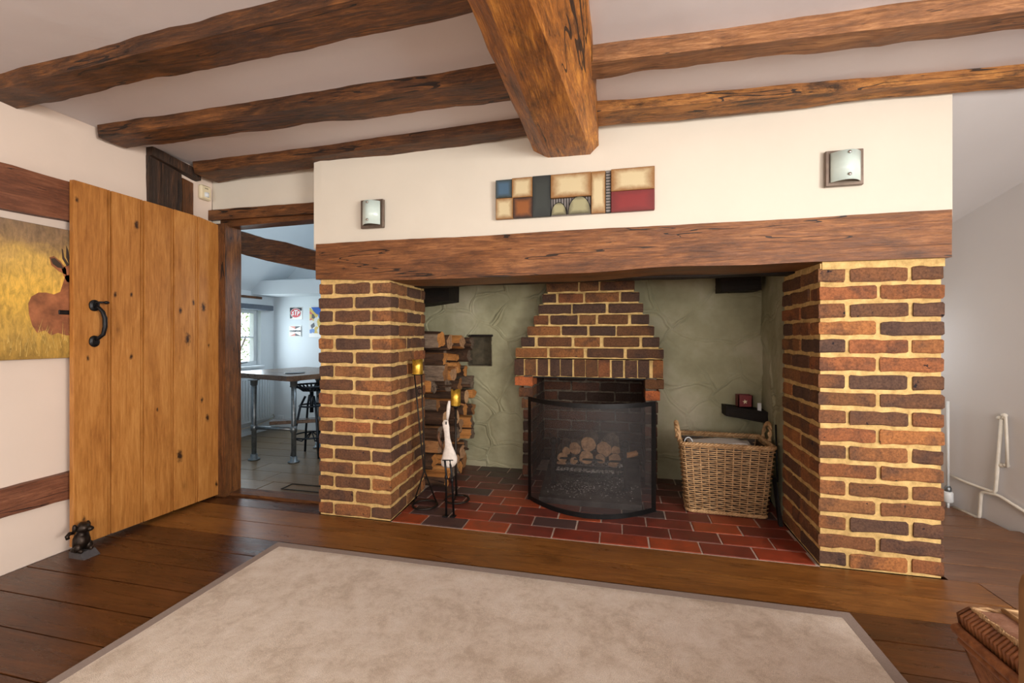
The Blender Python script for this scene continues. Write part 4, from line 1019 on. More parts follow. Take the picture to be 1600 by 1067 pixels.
# ---------------------------------------------------------------- log stack
LM = [M['bark'], M['split'], M['split']]; LMr = [M['bark'], M['cut'], M['split']]
ordn = ['bottom', 'second from bottom', 'third from bottom', 'fourth from bottom', 'fifth from bottom', 'sixth from bottom', 'seventh from bottom', 'eighth from bottom', 'ninth from bottom', 'topmost']
cols = [('front row', 2.795, -1.125), ('middle row', 2.935, -1.10), ('back row', 3.075, -1.075), ('rearmost row', 3.205, -1.06)]
hts = [.105, .10, .11, .10, .085, .105, .10, .115, .10, .11]
for ci, (cn, cy, xe) in enumerate(cols):
    z = .003
    for k in range(10):
        h_ = hts[(k+ci*3) % 10]*(1.0 if ci == 0 else .98); r = h_/2*1.02
        zc = z+h_/2; z += h_*.985
        if ci and k == 9: pass
        xe_ = xe+R.uniform(-.07, .025); lean = R.uniform(-.02, .02)
        rnd_ = (ci == 0 and k == 4) or (ci == 1 and k == 4) or (ci == 2 and k == 5)
        if rnd_:
            xe_ = {0: -1.115, 1: -1.085, 2: -1.062}[ci]
            o = log_mesh('stacked_log', (-1.53, cy, zc), (xe_, cy, zc), min(r, .048), LMr, seed=100+ci*20+k)
            lb = {0: 'round barked log with clean pale sawn end in the front row of the stack', 1: 'round log with pale sawn end behind the white ornament, middle of the log stack', 2: 'round log with pale sawn end poking furthest out of the log stack towards the niche'}[ci]
        else:
            a0 = R.choice([PI/2, -PI/2])+R.uniform(-.3, .3); sp = [(a0, R.uniform(.45, .75)), (a0+R.choice([-1, 1])*R.uniform(1.7, 2.2), R.uniform(.45, .8))]
            o = log_mesh('stacked_log', (-1.53, cy+lean, zc), (xe_, cy-lean, zc+lean*.5), r*R.uniform(1.0, 1.12), [M['bark'], R.choice([M['split'], M['splitO'], M['splitG'], M['cutD']]), R.choice([M['split'], M['splitG'], M['splitO'], M['splitO']])], split=sp, seed=100+ci*20+k, n=16)
            lb = 'rough split log, %s in the %s of the log stack' % (ordn[k], cn)
        tag(o, lb, 'log', 'logs stacked beside the left pier')
# bark slabs sticking out of the stack ends
for i in range(7):
    y = R.uniform(2.80, 3.12); z = .2+i*.115
    o = log_mesh('bark_strip', (-1.16, y, z), (-1.06+R.uniform(-.02, .015), y+R.uniform(-.05, .05), z+R.uniform(-.07, .03)), .014, [M['split'] if i % 2 else M['bark']]*3, seed=200+i, squash=.5, rings=3, n=7)
    tag(o, 'torn strip of bark sticking out of the log stack, %s' % ['at the very bottom', 'low down', 'below the round sawn ends', 'level with the gold candle', 'above the gold candle', 'near the niche', 'just below the top'][i], 'bark', 'bark strips in the log stack')

# stone lump at bottom of the stack
# ---------------------------------------------------------------- candle stands
def candle(loc, r, h, label):
    c = thing('candle', loc, label, 'candle'); x, y, z = loc; n = 24; V = []; F = []
    top = [h*(1-.10*max(0, math.sin(3*2*PI*j/n+1)) - R.uniform(0, .03)) for j in range(n)]
    prof = [(r*.96, lambda j: 0), (r, lambda j: h*.03), (r, lambda j: h*.5), (r, lambda j: top[j]), (r*.78, lambda j: top[j]-.002), (r*.7, lambda j: h*.80)]
    for rr_, f in prof:
        for j in range(n): a = 2*PI*j/n; V.append((x+rr_*math.cos(a), y+rr_*math.sin(a), z+f(j)))
    for k in range(len(prof)-1):
        for j in range(n): F.append((k*n+j, k*n+(j+1) % n, (k+1)*n+(j+1) % n, (k+1)*n+j))
    F.append(tuple(range(n-1, -1, -1))); F.append(tuple((len(prof)-1)*n+j for j in range(n)))
    mesh('wax', V, F, M['gold'], c, True)
    mb = MB(); mb.tube([(x, y, z+h*.78), (x+.001, y, z+h*.95)], .0015, 6); mb.build('wick', M['iron'], c)
def ring(c, r, n=32, wob=0): return [(c[0]+r*math.cos(2*PI*k/n), c[1]+r*math.sin(2*PI*k/n), c[2]) for k in range(n)]
# photo: ring base under (664,790); candle at (652,573)
def at(px, py, k):
    cx_, sx_ = .9733, .2293; u_ = (px-800)/700*k; return Vector((-sx_*k+u_*cx_, cx_*k+u_*sx_, 1+(525-py)/700*k))
k1 = 2.63
s1 = thing('candle_stand', at(664, 792, k1), 'tall two-rod black iron candle stand on a ring foot beside the left brick pier', 'candle stand')
b = at(664, 792, k1); b.z = .010
mb = MB(); mb.tube(ring(b, .071), .006, 8, closed=True); mb.build('ring_foot', M['iron2'], s1, True)
ct = at(653, 585, k1-.02)
t1 = ct+Vector((-.022, 0, -.002)); t2 = ct+Vector((.022, 0, -.002)); wst = at(663, 737, k1)
f1 = b+Vector((-.062, -.03, .004)); f2 = b+Vector((.05, .048, .004))
for a_, f_ in ((t1, f1), (t2, f2)):
    mid = wst+Vector((-.003 if a_ is t1 else .003, 0, 0)); mb = MB(); mb.tube([a_, a_.lerp(mid, .5)+Vector((0, 0, 0)), mid, f_], .0046, 8); mb.build('rod', M['iron2'], s1, True)
mb = MB(); c_ = at(656, 611, k1-.01); mb.tube([(c_.x+.016*math.cos(a*2*PI/20), c_.y, c_.z+.016*math.sin(a*2*PI/20)) for a in range(20)], .0025, 6, closed=True); mb.build('scroll_ring', M['iron2'], s1, True)
mb = MB(); mb.lathe([(.020, -.004), (.036, -.002), (.036, .001), (.02, .001)], ct, 20); mb.build('candle_plate', M['iron2'], s1, True)
candle(tuple(ct+Vector((-.002, 0, .0015))), .030, .088, 'gold pillar candle on the tall two-rod stand against the brick pier')
k2 = 2.72
s2 = thing('candle_stand', at(716, 782, k2), 'single-pole black iron candle stand on a ring foot before the log stack', 'candle stand')
b = at(714, 783, k2); b.z = .010
mb = MB(); mb.tube(ring(b, .072), .006, 8, closed=True); mb.build('ring_foot', M['iron2'], s2, True)
ct = at(712, 634, k2); ft = Vector((ct.x, b.y, .010))
ft = at(713, 776, k2+.06); ft.z = .01
mb = MB(); mb.tube([ct+Vector((0, 0, -.002)), Vector((ct.x, ct.y, .2)), ft], .0075, 8); mb.build('pole', M['iron2'], s2, True)
mb = MB(); mb.tube([ft, b+Vector((0, -.071, .002))], .0045, 6); mb.tube([ft, b+Vector((.02, .068, .002))], .0045, 6); mb.build('foot_bar', M['iron2'], s2, True)
mb = MB(); mb.lathe([(.010, -.02), (.014, -.006), (.034, -.003), (.034, .001), (.02, .001)], ct, 20); mb.build('candle_plate', M['iron2'], s2, True)
candle(tuple(ct+Vector((0, 0, .0015))), .029, .100, 'gold pillar candle on the single-pole stand in front of the logs')

# white long-necked bird ornament on iron legs
k3 = 2.50
bo = thing('bird_ornament', at(703, 803, k3), 'white wooden long-necked bird ornament on thin black iron legs in front of the logs', 'ornament')
def along(pts, k=k3): return [at(px, py, k) for px, py in pts]
# body of revolution-like loft: centre line and half widths (px)
sec = [(697, 656, 3.0), (696, 661, 4.6), (697, 667, 4.8), (698, 675, 4.0), (699, 685, 4.2), (701, 697, 5.6), (702, 706, 8.5), (702.5, 714, 11), (701.5, 721, 11.8), (700, 727, 9.5), (699.5, 730, 6)]
V = []; F = []; n = 14
for (px, py, hw) in sec:
    c_ = at(px, py, k3); r = hw*1.15/700*k3
    for j in range(n): a = 2*PI*j/n; V.append(c_+Vector((r*math.cos(a), r*.5*math.sin(a), 0)))
for k in range(len(sec)-1):
    for j in range(n): F.append((k*n+j, k*n+(j+1) % n, (k+1)*n+(j+1) % n, (k+1)*n+j))
F.append(tuple(range(n))); F.append(tuple((len(sec)-1)*n+j for j in range(n-1, -1, -1)))
bo_b = mesh('body', V, F, M['ivory'], bo, True)
bm = bmesh.new(); bm.from_mesh(bo_b.data); bmesh.ops.recalc_face_normals(bm, faces=bm.faces[:]); bm.to_mesh(bo_b.data); bm.free()
mb = MB(); c_ = at(697, 661, k3-.012); mb.blob(c_, .0035, .006, .010); mb.build('eye_slot', M['iron'], bo, True)
mb = MB(); mb.tube(along([(699, 656), (700, 645), (701, 634), (702, 626)], k3+.01), .008, 8, rf=lambda t: .006+.006*math.sin(PI*min(1, t*1.0))); mb.build('beak', M['ivory'], bo, True)
mb = MB(); mb.tube(along([(686, 674), (685, 683), (688, 694), (692, 703)], k3+.02), .006, 8, rf=lambda t: .003+.006*math.sin(PI*t)); mb.build('wing', M['frame'], bo, True)
mb = MB(); mb.tube(along([(691, 719), (708, 719)], k3-.025), .003, 8); mb.build('leg_bracket', M['iron'], bo)
for a_, b_, c2 in (((695, 719), (697, 740), (697, 797)), ((703, 719), (706, 745), (709, 795))):
    pts = along([a_, b_, c2], k3-.02); pts[2].z = .006; mb = MB(); mb.tube(pts, .0062, 8); lg = mb.build('leg', M['iron'], bo, True)
    mb = MB(); mb.blob(pts[1]+Vector((0, 0, -.02)), .010, .008, .016, amp=.3); mb.build('knee', M['iron'], lg, True)
    mb = MB(); p = pts[2]; mb.box(p.x-.018, p.x+.012, p.y-.020, p.y+.012, .001, .008, 0, .002); mb.build('foot', M['iron'], lg)

# ---------------------------------------------------------------- wicker basket
bk = thing('log_basket', (.6, 2.83, 0), 'square brown wicker basket with loop handles on the hearth by the right pier', 'basket')
def bcorner(z):
    t = z/.40
    # corners front-left, front-right, back-right, back-left (widening upwards)
    FL = Vector((.385-.035*t, 2.700-.005*t)); FR = Vector((.790+.045*t, 2.685-.0*t)); BR = Vector((.775+.065*t, 2.98+.03*t)); BL = Vector((.405-.03*t, 2.99+.03*t))
    return FL, FR, BR, BL
def bpt(s, z, off=0):
    cs = bcorner(z); k = int(s) % 4; t = s-int(s); a, b = cs[k], cs[(k+1) % 4]
    # rounded corners
    p = a.lerp(b, t); d = (b-a).normalized(); nrm = Vector((d.y, -d.x))
    e = min(t, 1-t); rc = .012*max(0, 1-e/.06)
    cen = (cs[0]+cs[1]+cs[2]+cs[3])/4; p = p+(cen-p).normalized()*rc
    return Vector((p.x+nrm.x*off, p.y+nrm.y*off, z))
nst = [11, 8, 11, 8]
mb = MB()
rowsN = 31
for r in range(rowsN):
    z = .022+(.375-.022)*r/(rowsN-1)
    pts = []
    for k in range(4):
        for j in range(nst[k]*2):
            s = k+j/(nst[k]*2); ph = ((j//1) % 2); st_ = j//2
            amp = .0060*(1 if (st_+r) % 2 else -1)*(1 if ph else 0)
            wob = noise.noise(Vector((s*5, z*30, 2)))*.0022
            pts.append(bpt(s, z+wob, amp))
    mb.tube(pts, .0036, 5, closed=True)
o = mb.build('weave', M['wicker'], bk, True); o['kind'] = 'stuff'
for k in range(4):
    for j in range(nst[k]):
        s = k+(j+.25)/nst[k]; mb = MB(); mb.tube([bpt(s, .01, -.003), bpt(s, .2, -.003), bpt(s, .385, -.002)], .0035, 5); mb.build('stake', M['wicker'], bk, True)
# added dark liner; shade between the strands is in its colour
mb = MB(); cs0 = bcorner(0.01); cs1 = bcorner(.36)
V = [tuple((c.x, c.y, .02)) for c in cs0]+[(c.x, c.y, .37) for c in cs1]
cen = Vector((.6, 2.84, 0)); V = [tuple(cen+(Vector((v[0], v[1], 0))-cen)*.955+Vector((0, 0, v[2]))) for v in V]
mb.add(V, [(0, 1, 2, 3), (0, 4, 5, 1), (1, 5, 6, 2), (2, 6, 7, 3), (3, 7, 4, 0)]); mb.build('shade_liner', M['wickerD'], bk)
def braid(z, par, name, r=.0075, turns=70, rad=.006):
    mb = MB(); n = 240
    for ph in (0, 2*PI/3, 4*PI/3):
        pts = []
        for k in range(n):
            s = 4*k/n; a = turns*2*PI*k/n/1.0+ph; p = bpt(s, z, rad*math.cos(a)); p.z += rad*math.sin(a); pts.append(p)
        mb.tube(pts, r*.72, 5, closed=True)
    return mb.build(name, M['wicker'], par, True)
braid(.390, bk, 'braided_rim', .009, 34, .007); braid(.014, bk, 'braided_foot', .008, 40, .005)
for x, y0_, y1_, dx in ((.350, 2.76, 2.86, -.012), (.845, 2.84, 2.95, .014)):
    mb = MB()
    for ph in (0, PI):
        pts = []
        for k in range(41):
            t = k/40; an = PI*t; a = 8*PI*t+ph; p = Vector((x+dx*math.sin(an), (y0_+y1_)/2-(y1_-y0_)/2*math.cos(an), .385+.105*math.sin(an)**.7)); p += Vector((math.cos(a)*.006, 0, math.sin(a)*.006)); pts.append(p)
        mb.tube(pts, .007, 6)
    mb.build('loop_handle', M['wicker'], bk, True)
# basket contents
for i, (cx_, cy_, rz, zz, lb) in enumerate([(.56, 2.84, .12, .372, 'topmost folded white paper lying in the wicker basket'), (.60, 2.86, -.08, .358, 'lower white paper sheet beneath the top one in the wicker basket')]):
    V = []; F = []
    for side in (0, 1):
        for j in range(7):
            for k in range(9):
                x = -.15+.30*k/8; y = -.085+.17*j/6; z = noise.noise(Vector((x*7+i, y*7, 3)))*.008+(.004*side); v = Matrix.Rotation(rz, 3, 'Z') @ Vector((x, y, z)); V.append((cx_+v.x, cy_+v.y, zz+v.z+.012*(k/8)))
    for j in range(6):
        for k in range(8):
            a = j*9+k; F.append((a+63, a+64, a+73, a+72)); F.append((a, a+9, a+10, a+1))
    for j in range(6): F.append((j*9, j*9+63, (j+1)*9+63, (j+1)*9)); F.append((j*9+8, (j+1)*9+8, (j+1)*9+71, j*9+71))
    for k in range(8): F.append((k, k+1, k+64, k+63)); F.append((54+k, 54+k+63, 55+k+63, 55+k))
    o = mesh('paper', V, F, M['paper'], None, True); tag(o, lb, 'paper')
mb = MB(); mb.tube([(.405+.022*math.cos(a*PI/10), 2.80, .375+.03*math.sin(a*PI/10)) for a in range(20)], .003, 6, closed=True); o = mb.build('curtain_ring', M['white'], None, True); tag(o, 'thin white ring standing in the left end of the wicker basket', 'ring')
mb = MB(); V, F = beam_mesh([(.42, 2.76, .25), (.42, 2.92, .25), (.42, 2.92, .352), (.42, 2.76, .352)], [(.78, 2.76, .25), (.78, 2.92, .25), (.78, 2.92, .352), (.78, 2.76, .352)], n=8, sub=3, amp=.006)
o = mesh('newspaper_bundle', V, F, M['paper']); tag(o, 'pale newspaper bundle filling the wicker basket under the loose sheets', 'newspaper')

# black fire shovel leaning behind basket
sh = thing('fire_shovel', (.83, 2.64, 0), 'black fire shovel leaning between the wicker basket and the right brick pier', 'shovel')
mb = MB(); mb.tube([(.852, 2.72, .20), (.868, 2.80, .50)], .005, 8); mb.build('shaft', M['iron'], sh, True)
mb = MB(); mb.add([(.822, 2.60, .004), (.842, 2.60, .004), (.850, 2.74, .22), (.826, 2.73, .22), (.825, 2.63, .004), (.846, 2.63, .004), (.854, 2.75, .22), (.832, 2.75, .22)], [(0, 1, 2, 3), (7, 6, 5, 4), (0, 4, 5, 1), (2, 6, 7, 3), (0, 3, 7, 4), (1, 5, 6, 2)]); mb.build('blade', M['iron'], sh)

# ---------------------------------------------------------------- ledge, lantern, beam stubs
V, F = beam_mesh([(.690, 3.17, .475), (.690, 3.32, .475), (.690, 3.32, .545), (.690, 3.17, .545)], [(.945, 3.13, .445), (.945, 3.32, .445), (.945, 3.32, .515), (.945, 3.13, .515)], n=20, sub=5, amp=.008, seed=61)
o = mesh('wooden_ledge', V, F, M['soot_wood']); autosmooth(o); tag(o, 'charred black wooden ledge on the green wall above the wicker basket', 'ledge')
ln = thing('tealight_box', (.79, 3.2, .54), 'small dark red tealight box with a white star on the charred ledge', 'candle holder')
mb = MB(); x0, y0_, z0 = .762, 3.165, .537
for a, b, c, d in ((0, .085, 0, .006), (0, .085, .074, .080), (0, .006, .006, .074), (.079, .085, .006, .074)): mb.box(x0+a, x0+b, y0_, y0_+.006, z0+c, z0+d)
mb.box(x0, x0+.006, y0_, y0_+.075, z0, z0+.08); mb.box(x0+.079, x0+.085, y0_, y0_+.075, z0, z0+.08); mb.box(x0, x0+.085, y0_+.069, y0_+.075, z0, z0+.08); mb.box(x0, x0+.085, y0_, y0_+.075, z0, z0+.006); mb.box(x0+.006, x0+.079, y0_+.001, y0_+.005, z0+.006, z0+.074)
mb.build('box', M['red'], ln)
P = []
for k in range(10):
    a = PI/2+k*PI/5+.15; r = .016 if k % 2 == 0 else .0068; P.append((x0+.040+r*math.cos(a), z0+.038+r*math.sin(a)))
mb = MB(); mb.add([(x, y0_-.0015, z) for x, z in P]+[(x, y0_+.001, z) for x, z in P], [tuple(range(10)), tuple(range(19, 9, -1))]+[(j, j+10, (j+1) % 10+10, (j+1) % 10) for j in range(10)]); mb.build('star', M['cream_pl'], ln)
mb = MB(); mb.box(.872, .893, 3.145, 3.160, .520, .572, 0, .002); o = mb.build('matchbox', M['white']); tag(o, 'small white upright box beside the red tealight box on the ledge', 'box')
beam('beam_stub', [(.650, 3.12, 1.285), (.650, 3.34, 1.285), (.650, 3.34, 1.44), (.650, 3.12, 1.44)], [(.885, 3.12, 1.295), (.885, 3.34, 1.295), (.885, 3.34, 1.44), (.885, 3.12, 1.44)], M['soot_wood'],
     'black sooty beam end let into the green wall above the ledge', n=10, seed=62)
beam('beam_stub', [(-1.57, 3.08, 1.22), (-1.57, 3.34, 1.22), (-1.57, 3.34, 1.46), (-1.57, 3.08, 1.46)], [(-1.20, 3.08, 1.26), (-1.20, 3.34, 1.26), (-1.20, 3.34, 1.46), (-1.20, 3.08, 1.46)], M['soot_wood'],
     'black sooty timber in the upper left corner of the recess above the logs', n=14, seed=63)

# ---------------------------------------------------------------- wall lamps
def sconce(x0, x1, z0, z1, label):
    s = thing('wall_lamp', ((x0+x1)/2, 2.18, z0), label, 'lamp', 'square glass wall lamps on the chimney breast')
    mb = MB(); mb.box(x0, x1, 2.178, 2.196, z0, z1, 0, .002); mb.build('back_plate', M['plate'], s)
    V = []; F = []; n = 16; a0, a1 = x0+.016, x1-.014
    for th in (0, .004):
        for k in range(n+1):
            t = k/n; x = a0+(a1-a0)*t; y = 2.170-.036*(1-(2*t-1)**2)+th
            V += [(x, y, z0+.014), (x, y, z1-.014)]
    o1 = 2*(n+1)
    for k in range(n):
        a = 2*k; F.append((a, a+2, a+3, a+1)); F.append((a+o1, a+1+o1, a+3+o1, a+2+o1)); F.append((a, a+o1, a+2+o1, a+2)); F.append((a+1, a+3, a+3+o1, a+1+o1))
    F.append((0, 1, 1+o1, o1)); F.append((2*n, 2*n+o1, 2*n+1+o1, 2*n+1))
    mesh('glass_shade', V, F, M['frost'], s, True)
    for z in (z0+.034, z1-.026):
        mb = MB(); A = Matrix.Rotation(PI/2, 3, 'X'); mb.lathe([(.0065, 0), (.0065, .004), (.003, .006)], ((x0+x1)/2, 2.134, z), 12, axis=A); mb.tube([((x0+x1)/2, 2.134, z), ((x0+x1)/2, 2.18, z)], .002, 6); mb.build('stud', M['stud'], s, True)
    mb = MB(); mb.tube([(x0+.05, 2.168, z0+.05), (x1-.05, 2.168, z0+.05)], .010, 8); mb.build('lamp_bulb', M['white'], s, True)
sconce(-1.358, -1.223, 1.583, 1.736, 'wall lamp above the left brick pier, seen darker and narrower')
sconce(.868, 1.010, 1.640, 1.792, 'wall lamp with curved pale glass right of the abstract artwork')

# abstract wall art
ar = thing('wall_art', (-.22, 2.18, 1.587), 'long abstract patchwork panel of cream, red and dark blocks on the chimney breast', 'artwork')
def ax(v):
    px = 760+v/5.714; d0 = -.2293*700+(px-800)*.9733; d1 = .9733*700+(px-800)*.2293; return 2.178*d0/d1
def patch(name, base, edge):
    m, nt, p = newmat(name); tc = N(nt, 'ShaderNodeTexCoord'); sx = N(nt, 'ShaderNodeSeparateXYZ'); nt.links.new(tc.outputs['Generated'], sx.inputs[0])
    def ed(s):
        a = N(nt, 'ShaderNodeMath', operation='SUBTRACT'); a.inputs[1].default_value = .5; nt.links.new(s, a.inputs[0]); b = N(nt, 'ShaderNodeMath', operation='ABSOLUTE'); nt.links.new(a.outputs[0], b.inputs[0]); return b.outputs[0]
    mxn = N(nt, 'ShaderNodeMath', operation='MAXIMUM'); nt.links.new(ed(sx.outputs[0]), mxn.inputs[0]); nt.links.new(ed(sx.outputs[2]), mxn.inputs[1])
    mp = mapping(nt, rnd=True); n = noisetex(nt, mp, 24, 5, .7)
    ad = N(nt, 'ShaderNodeMath', operation='MULTIPLY_ADD'); ad.inputs[1].default_value = .22; nt.links.new(n.outputs[0], ad.inputs[0]); nt.links.new(mxn.outputs[0], ad.inputs[2])
    r = ramp(nt, [(.36, base), (.58, edge)]); nt.links.new(ad.outputs[0], r.inputs[0]); nt.links.new(r.outputs[0], p.inputs['Base Color']); p.inputs['Roughness'].default_value = .45; return m
cr = patch('aged_cream_block', (.60, .50, .30), (.27, .13, .04)); rd = patch('crimson_block', (.22, .018, .018), (.15, .014, .014)); dkb = patch('slate_block', (.035, .042, .038), (.022, .026, .025))
bl = patch('blue_block', (.06, .12, .19), (.035, .045, .04)); om = patch('amber_block', (.26, .085, .018), (.035, .015, .010)); gy = plain('ribbed_grey', (.22, .20, .19), .5); ol = patch('olive_disc', (.34, .32, .18), (.10, .09, .05))
z0, z1 = 1.587, 1.790; H_ = z1-z0
def blk(a, b, f0, f1, mat, dep, name='painted_block'):
    mb = MB(); mb.box(ax(a)+.0004, ax(b)-.0004, 2.196-dep, 2.196, z0+H_*f0+.0004, z0+H_*f1-.0004, 0, .0015); return mb.build(name, mat, ar)
blk(82, 228, .52, .97, bl, .020); blk(82, 238, .0, .52, cr, .018); blk(228, 410, .50, .985, cr, .022); blk(238, 412, .0, .50, om, .020); blk(410, 575, .0, 1.0, dkb, .018)
blk(575, 935, .42, .985, cr, .026); blk(935, 1062, .0, .985, cr, .023); blk(1112, 1502, .48, 1.0, cr, .024); blk(1112, 1502, .0, .48, rd, .022); blk(1062, 1112, 0, 1, dkb, .010); blk(575, 935, .0, .42, gy, .010)
for k in range(15):
    a = 590+k*24
    mb = MB(); mb.box(ax(a), ax(a+7), 2.184, 2.187, z0+.004, z0+H_*.42); mb.build('rib', M['iron'], ar)
for k in range(14):
    mb = MB(); zz = z0+.006+k*.0142; mb.box(ax(1066), ax(1108), 2.183, 2.187, zz, zz+.009, 0, .001); mb.build('rung', gy, ar)
for (a, b, hf) in ((578, 715, .30), (728, 932, .42)):
    P = [(ax(a)+(ax(b)-ax(a))*(.5-.5*math.cos(PI*k/16)), z0+.003+H_*hf*math.sin(PI*k/16)) for k in range(17)]
    n = len(P); mb = MB(); mb.add([(x, 2.176, z) for x, z in P]+[(x, 2.186, z) for x, z in P], [tuple(range(n-1, -1, -1)), tuple(range(n, 2*n))]+[(j, (j+1) % n, (j+1) % n+n, j+n) for j in range(n)]); o = mb.build('half_disc', ol, ar)
    mb = MB(); mb.tube([(x, 2.176, z) for x, z in P], .0018, 5); mb.build('disc_outline', M['iron'], o)

# ---------------------------------------------------------------- pipes on the right wall
def rw(px, py, off=.02):
    d = Vector((-.2293*700+(px-800)*.9733, .9733*700+(px-800)*.2293, 525-py)); a = p1; # intersect with canted wall plane
    n2 = -nr; o_ = Vector((0, 0, 1)); k = ((p1+n2*off)-Vector((0, 0, 0))).dot(n2)/(Vector((d.x, d.y, 0)).dot(n2)); return o_+d*k
pp = thing('heating_pipes', rw(1550, 790), 'cream painted copper heating pipes running along the right wall', 'pipes')
def rounded(pts, r=.02, n=4):
    out = [pts[0]]
    for a, b, c in zip(pts[:-2], pts[1:-1], pts[2:]):
        d1 = (a-b).normalized(); d2 = (c-b).normalized(); s = b+d1*r; e = b+d2*r
        for k in range(n+1): t = k/n; out.append(s*(1-t)**2+b*2*t*(1-t)+e*t*t)
    return out+[pts[-1]]
mb = MB(); mb.tube(rounded([rw(1484, 742), rw(1510, 754), rw(1555, 770), rw(1565, 655)]), .0085, 8); mb.build('upper_pipe', M['pipe'], pp, True)
mb = MB(); mb.tube(rounded([rw(1565, 656), rw(1571, 649), rw(1573, 690), rw(1574, 730)], .01), .007, 8); mb.build('return_pipe', M['pipe'], pp, True)
mb = MB(); mb.tube(rounded([rw(1490, 792), rw(1530, 810), rw(1533, 768), rw(1560, 774), rw(1700, 862), ]), .0085, 8); mb.build('lower_pipe', M['pipe'], pp, True)
for (a, b) in ((1562, 653), (1569, 649), (1565, 727), (1572, 727), (1546, 770)):
    p = rw(a, b, .012); mb = MB(); mb.blob(p, .014, .014, .012); mb.build('pipe_clip', M['pipe'], pp, True)
vv = thing('radiator_valve', (1.845, 3.14, 0), 'white radiator valve with grey collar beside the right pier edge', 'valve')
c_ = rw(1481, 775, .05)
mb = MB(); mb.lathe([(.018, -.035), (.024, -.03), (.024, .02), (.019, .028)], c_, 16); mb.build('valve_head', M['white'], vv, True)
mb = MB(); mb.lathe([(.014, .028), (.017, .032), (.017, .048), (.010, .06)], c_, 16); mb.build('collar', M['steel'], vv, True)
mb = MB(); mb.tube([(c_.x, c_.y, c_.z+.06), (c_.x, c_.y, .62)], .007, 8); mb.tube([(c_.x, c_.y, 0), (c_.x, c_.y, c_.z-.03)], .007, 8); mb.build('riser_pipe', M['white'], vv, True)
mb = MB(); mb.prism([(1.33, 3.20), (1.86, 3.12), (1.865, 3.32), (1.33, 3.32)], 0, .035); o = mb.build('baseboard_alcove', M['floorR']); tag(o, 'raised dark board edge at the foot of the recess end wall', None, None, 'structure')

# ---------------------------------------------------------------- wicker hamper (right foreground)
hm = thing('wicker_hamper', (1.0, 1.05, 0), 'red-brown wicker hamper with hinged lid on the floorboards at the right edge', 'hamper')
HX0, HX1, HY0, HY1, HZ = .735, 1.26, .90, 1.185, .415
def hc(z, out=0):
    t = (.34-z)/.34*.105
    return [(HX0+t-out, HY1-t*.6+out), (HX0+t-out, HY0+t*.6-out), (HX1-t+out, HY0+t*.6-out), (HX1-t+out, HY1-t*.6+out)]
def hring(z, out, r, name, mat='hamper', tw=0):
    P = hc(z, out); pts = []
    for k in range(4):
        a = Vector((*P[k], z)); b = Vector((*P[(k+1) % 4], z))
        for q_ in range(10): pts.append(a.lerp(b, (q_+.5)/10))
    mb = MB(); mb.tube(pts, r, 8, closed=True); return mb.build(name, M[mat], hm, True)
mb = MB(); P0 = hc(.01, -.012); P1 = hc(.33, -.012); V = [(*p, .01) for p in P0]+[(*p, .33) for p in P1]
mb.add(V, [(0, 1, 2, 3), (7, 6, 5, 4), (0, 4, 5, 1), (1, 5, 6, 2), (2, 6, 7, 3), (3, 7, 4, 0)]); mb.build('inner_box', M['wickerD'], hm)  # dark box behind the reeds; shade of the gaps is in its colour
mb = MB(); cnt = 0
for k in range(4):
    A0 = Vector(hc(.012)[k]); B0 = Vector(hc(.012)[(k+1) % 4]); A1 = Vector(hc(.335)[k]); B1 = Vector(hc(.335)[(k+1) % 4]); nr_ = int((B1-A1).length/.0085)
    for j in range(nr_+1):
        t = j/nr_; p = A0.lerp(B0, t); q_ = A1.lerp(B1, t)
        mid = (q_-p)
        # oval hand hole in the left side
        if k == 0 and .35 < t < .75:
            zt = .30-.0; hw = math.sqrt(max(0, 1-((t-.55)/.2)**2))*.035
            for za, zb in ((.012, .262-hw), (.262+hw, .335)):
                mb.tube([(*(p+mid*(za-.012)/.323), za), (*(p+mid*(zb-.012)/.323), zb)], .0036, 6)
        else: mb.tube([(*p, .012), (*q_, .335)], .0036, 6)
o = mb.build('reeds', M['hamper'], hm, True); o['kind'] = 'stuff'
hring(.336, .004, .0105, 'upper_roll'); hring(.016, .003, .009, 'foot_roll'); hring(.17, .004, .005, 'middle_band')
mb = MB(); a_ = Vector(hc(.262)[0]).lerp(Vector(hc(.262)[1]), .55); mb.tube([(a_.x-.002, a_.y+.066*math.cos(a*PI/12), .262+.042*math.sin(a*PI/12)) for a in range(24)], .006, 6, closed=True); mb.build('hand_hole_rim', M['hamper'], hm, True)
lid = MB(); lid.box(HX0+.006, HX1-.006, HY0+.006, HY1-.006, .36, .405, 0, .01); lid_o = lid.build('lid', M['hamper'], hm)
hring(.358, .006, .011, 'lid_roll')
mb = MB()
for k in range(4):
    A1 = Vector(hc(.34)[k]); B1 = Vector(hc(.34)[(k+1) % 4]); nr_ = int((B1-A1).length/.0098)
    for j in range(nr_+1):
        q_ = A1.lerp(B1, j/nr_); cc = Vector(((HX0+HX1)/2, (HY0+HY1)/2)); inn = q_+(cc-q_).normalized()*.014
        mb.tube([(*q_, .364), (*(q_+(q_-cc).normalized()*.004), .388), (*inn, .408)], .0039, 6)
o = mb.build('lid_side_reeds', M['hamper'], lid_o, True); o['kind'] = 'stuff'
mb = MB(); nn = 44
for k in range(nn):
    y = HY0+.02+(HY1-HY0-.04)*k/(nn-1); mb.tube([(HX0+.02, y, .407), (HX0+.20, y, .4085), (HX1-.02, y, .407)], .0031, 5)
o = mb.build('lid_top_reeds', M['hamperT'], lid_o, True); o['kind'] = 'stuff'
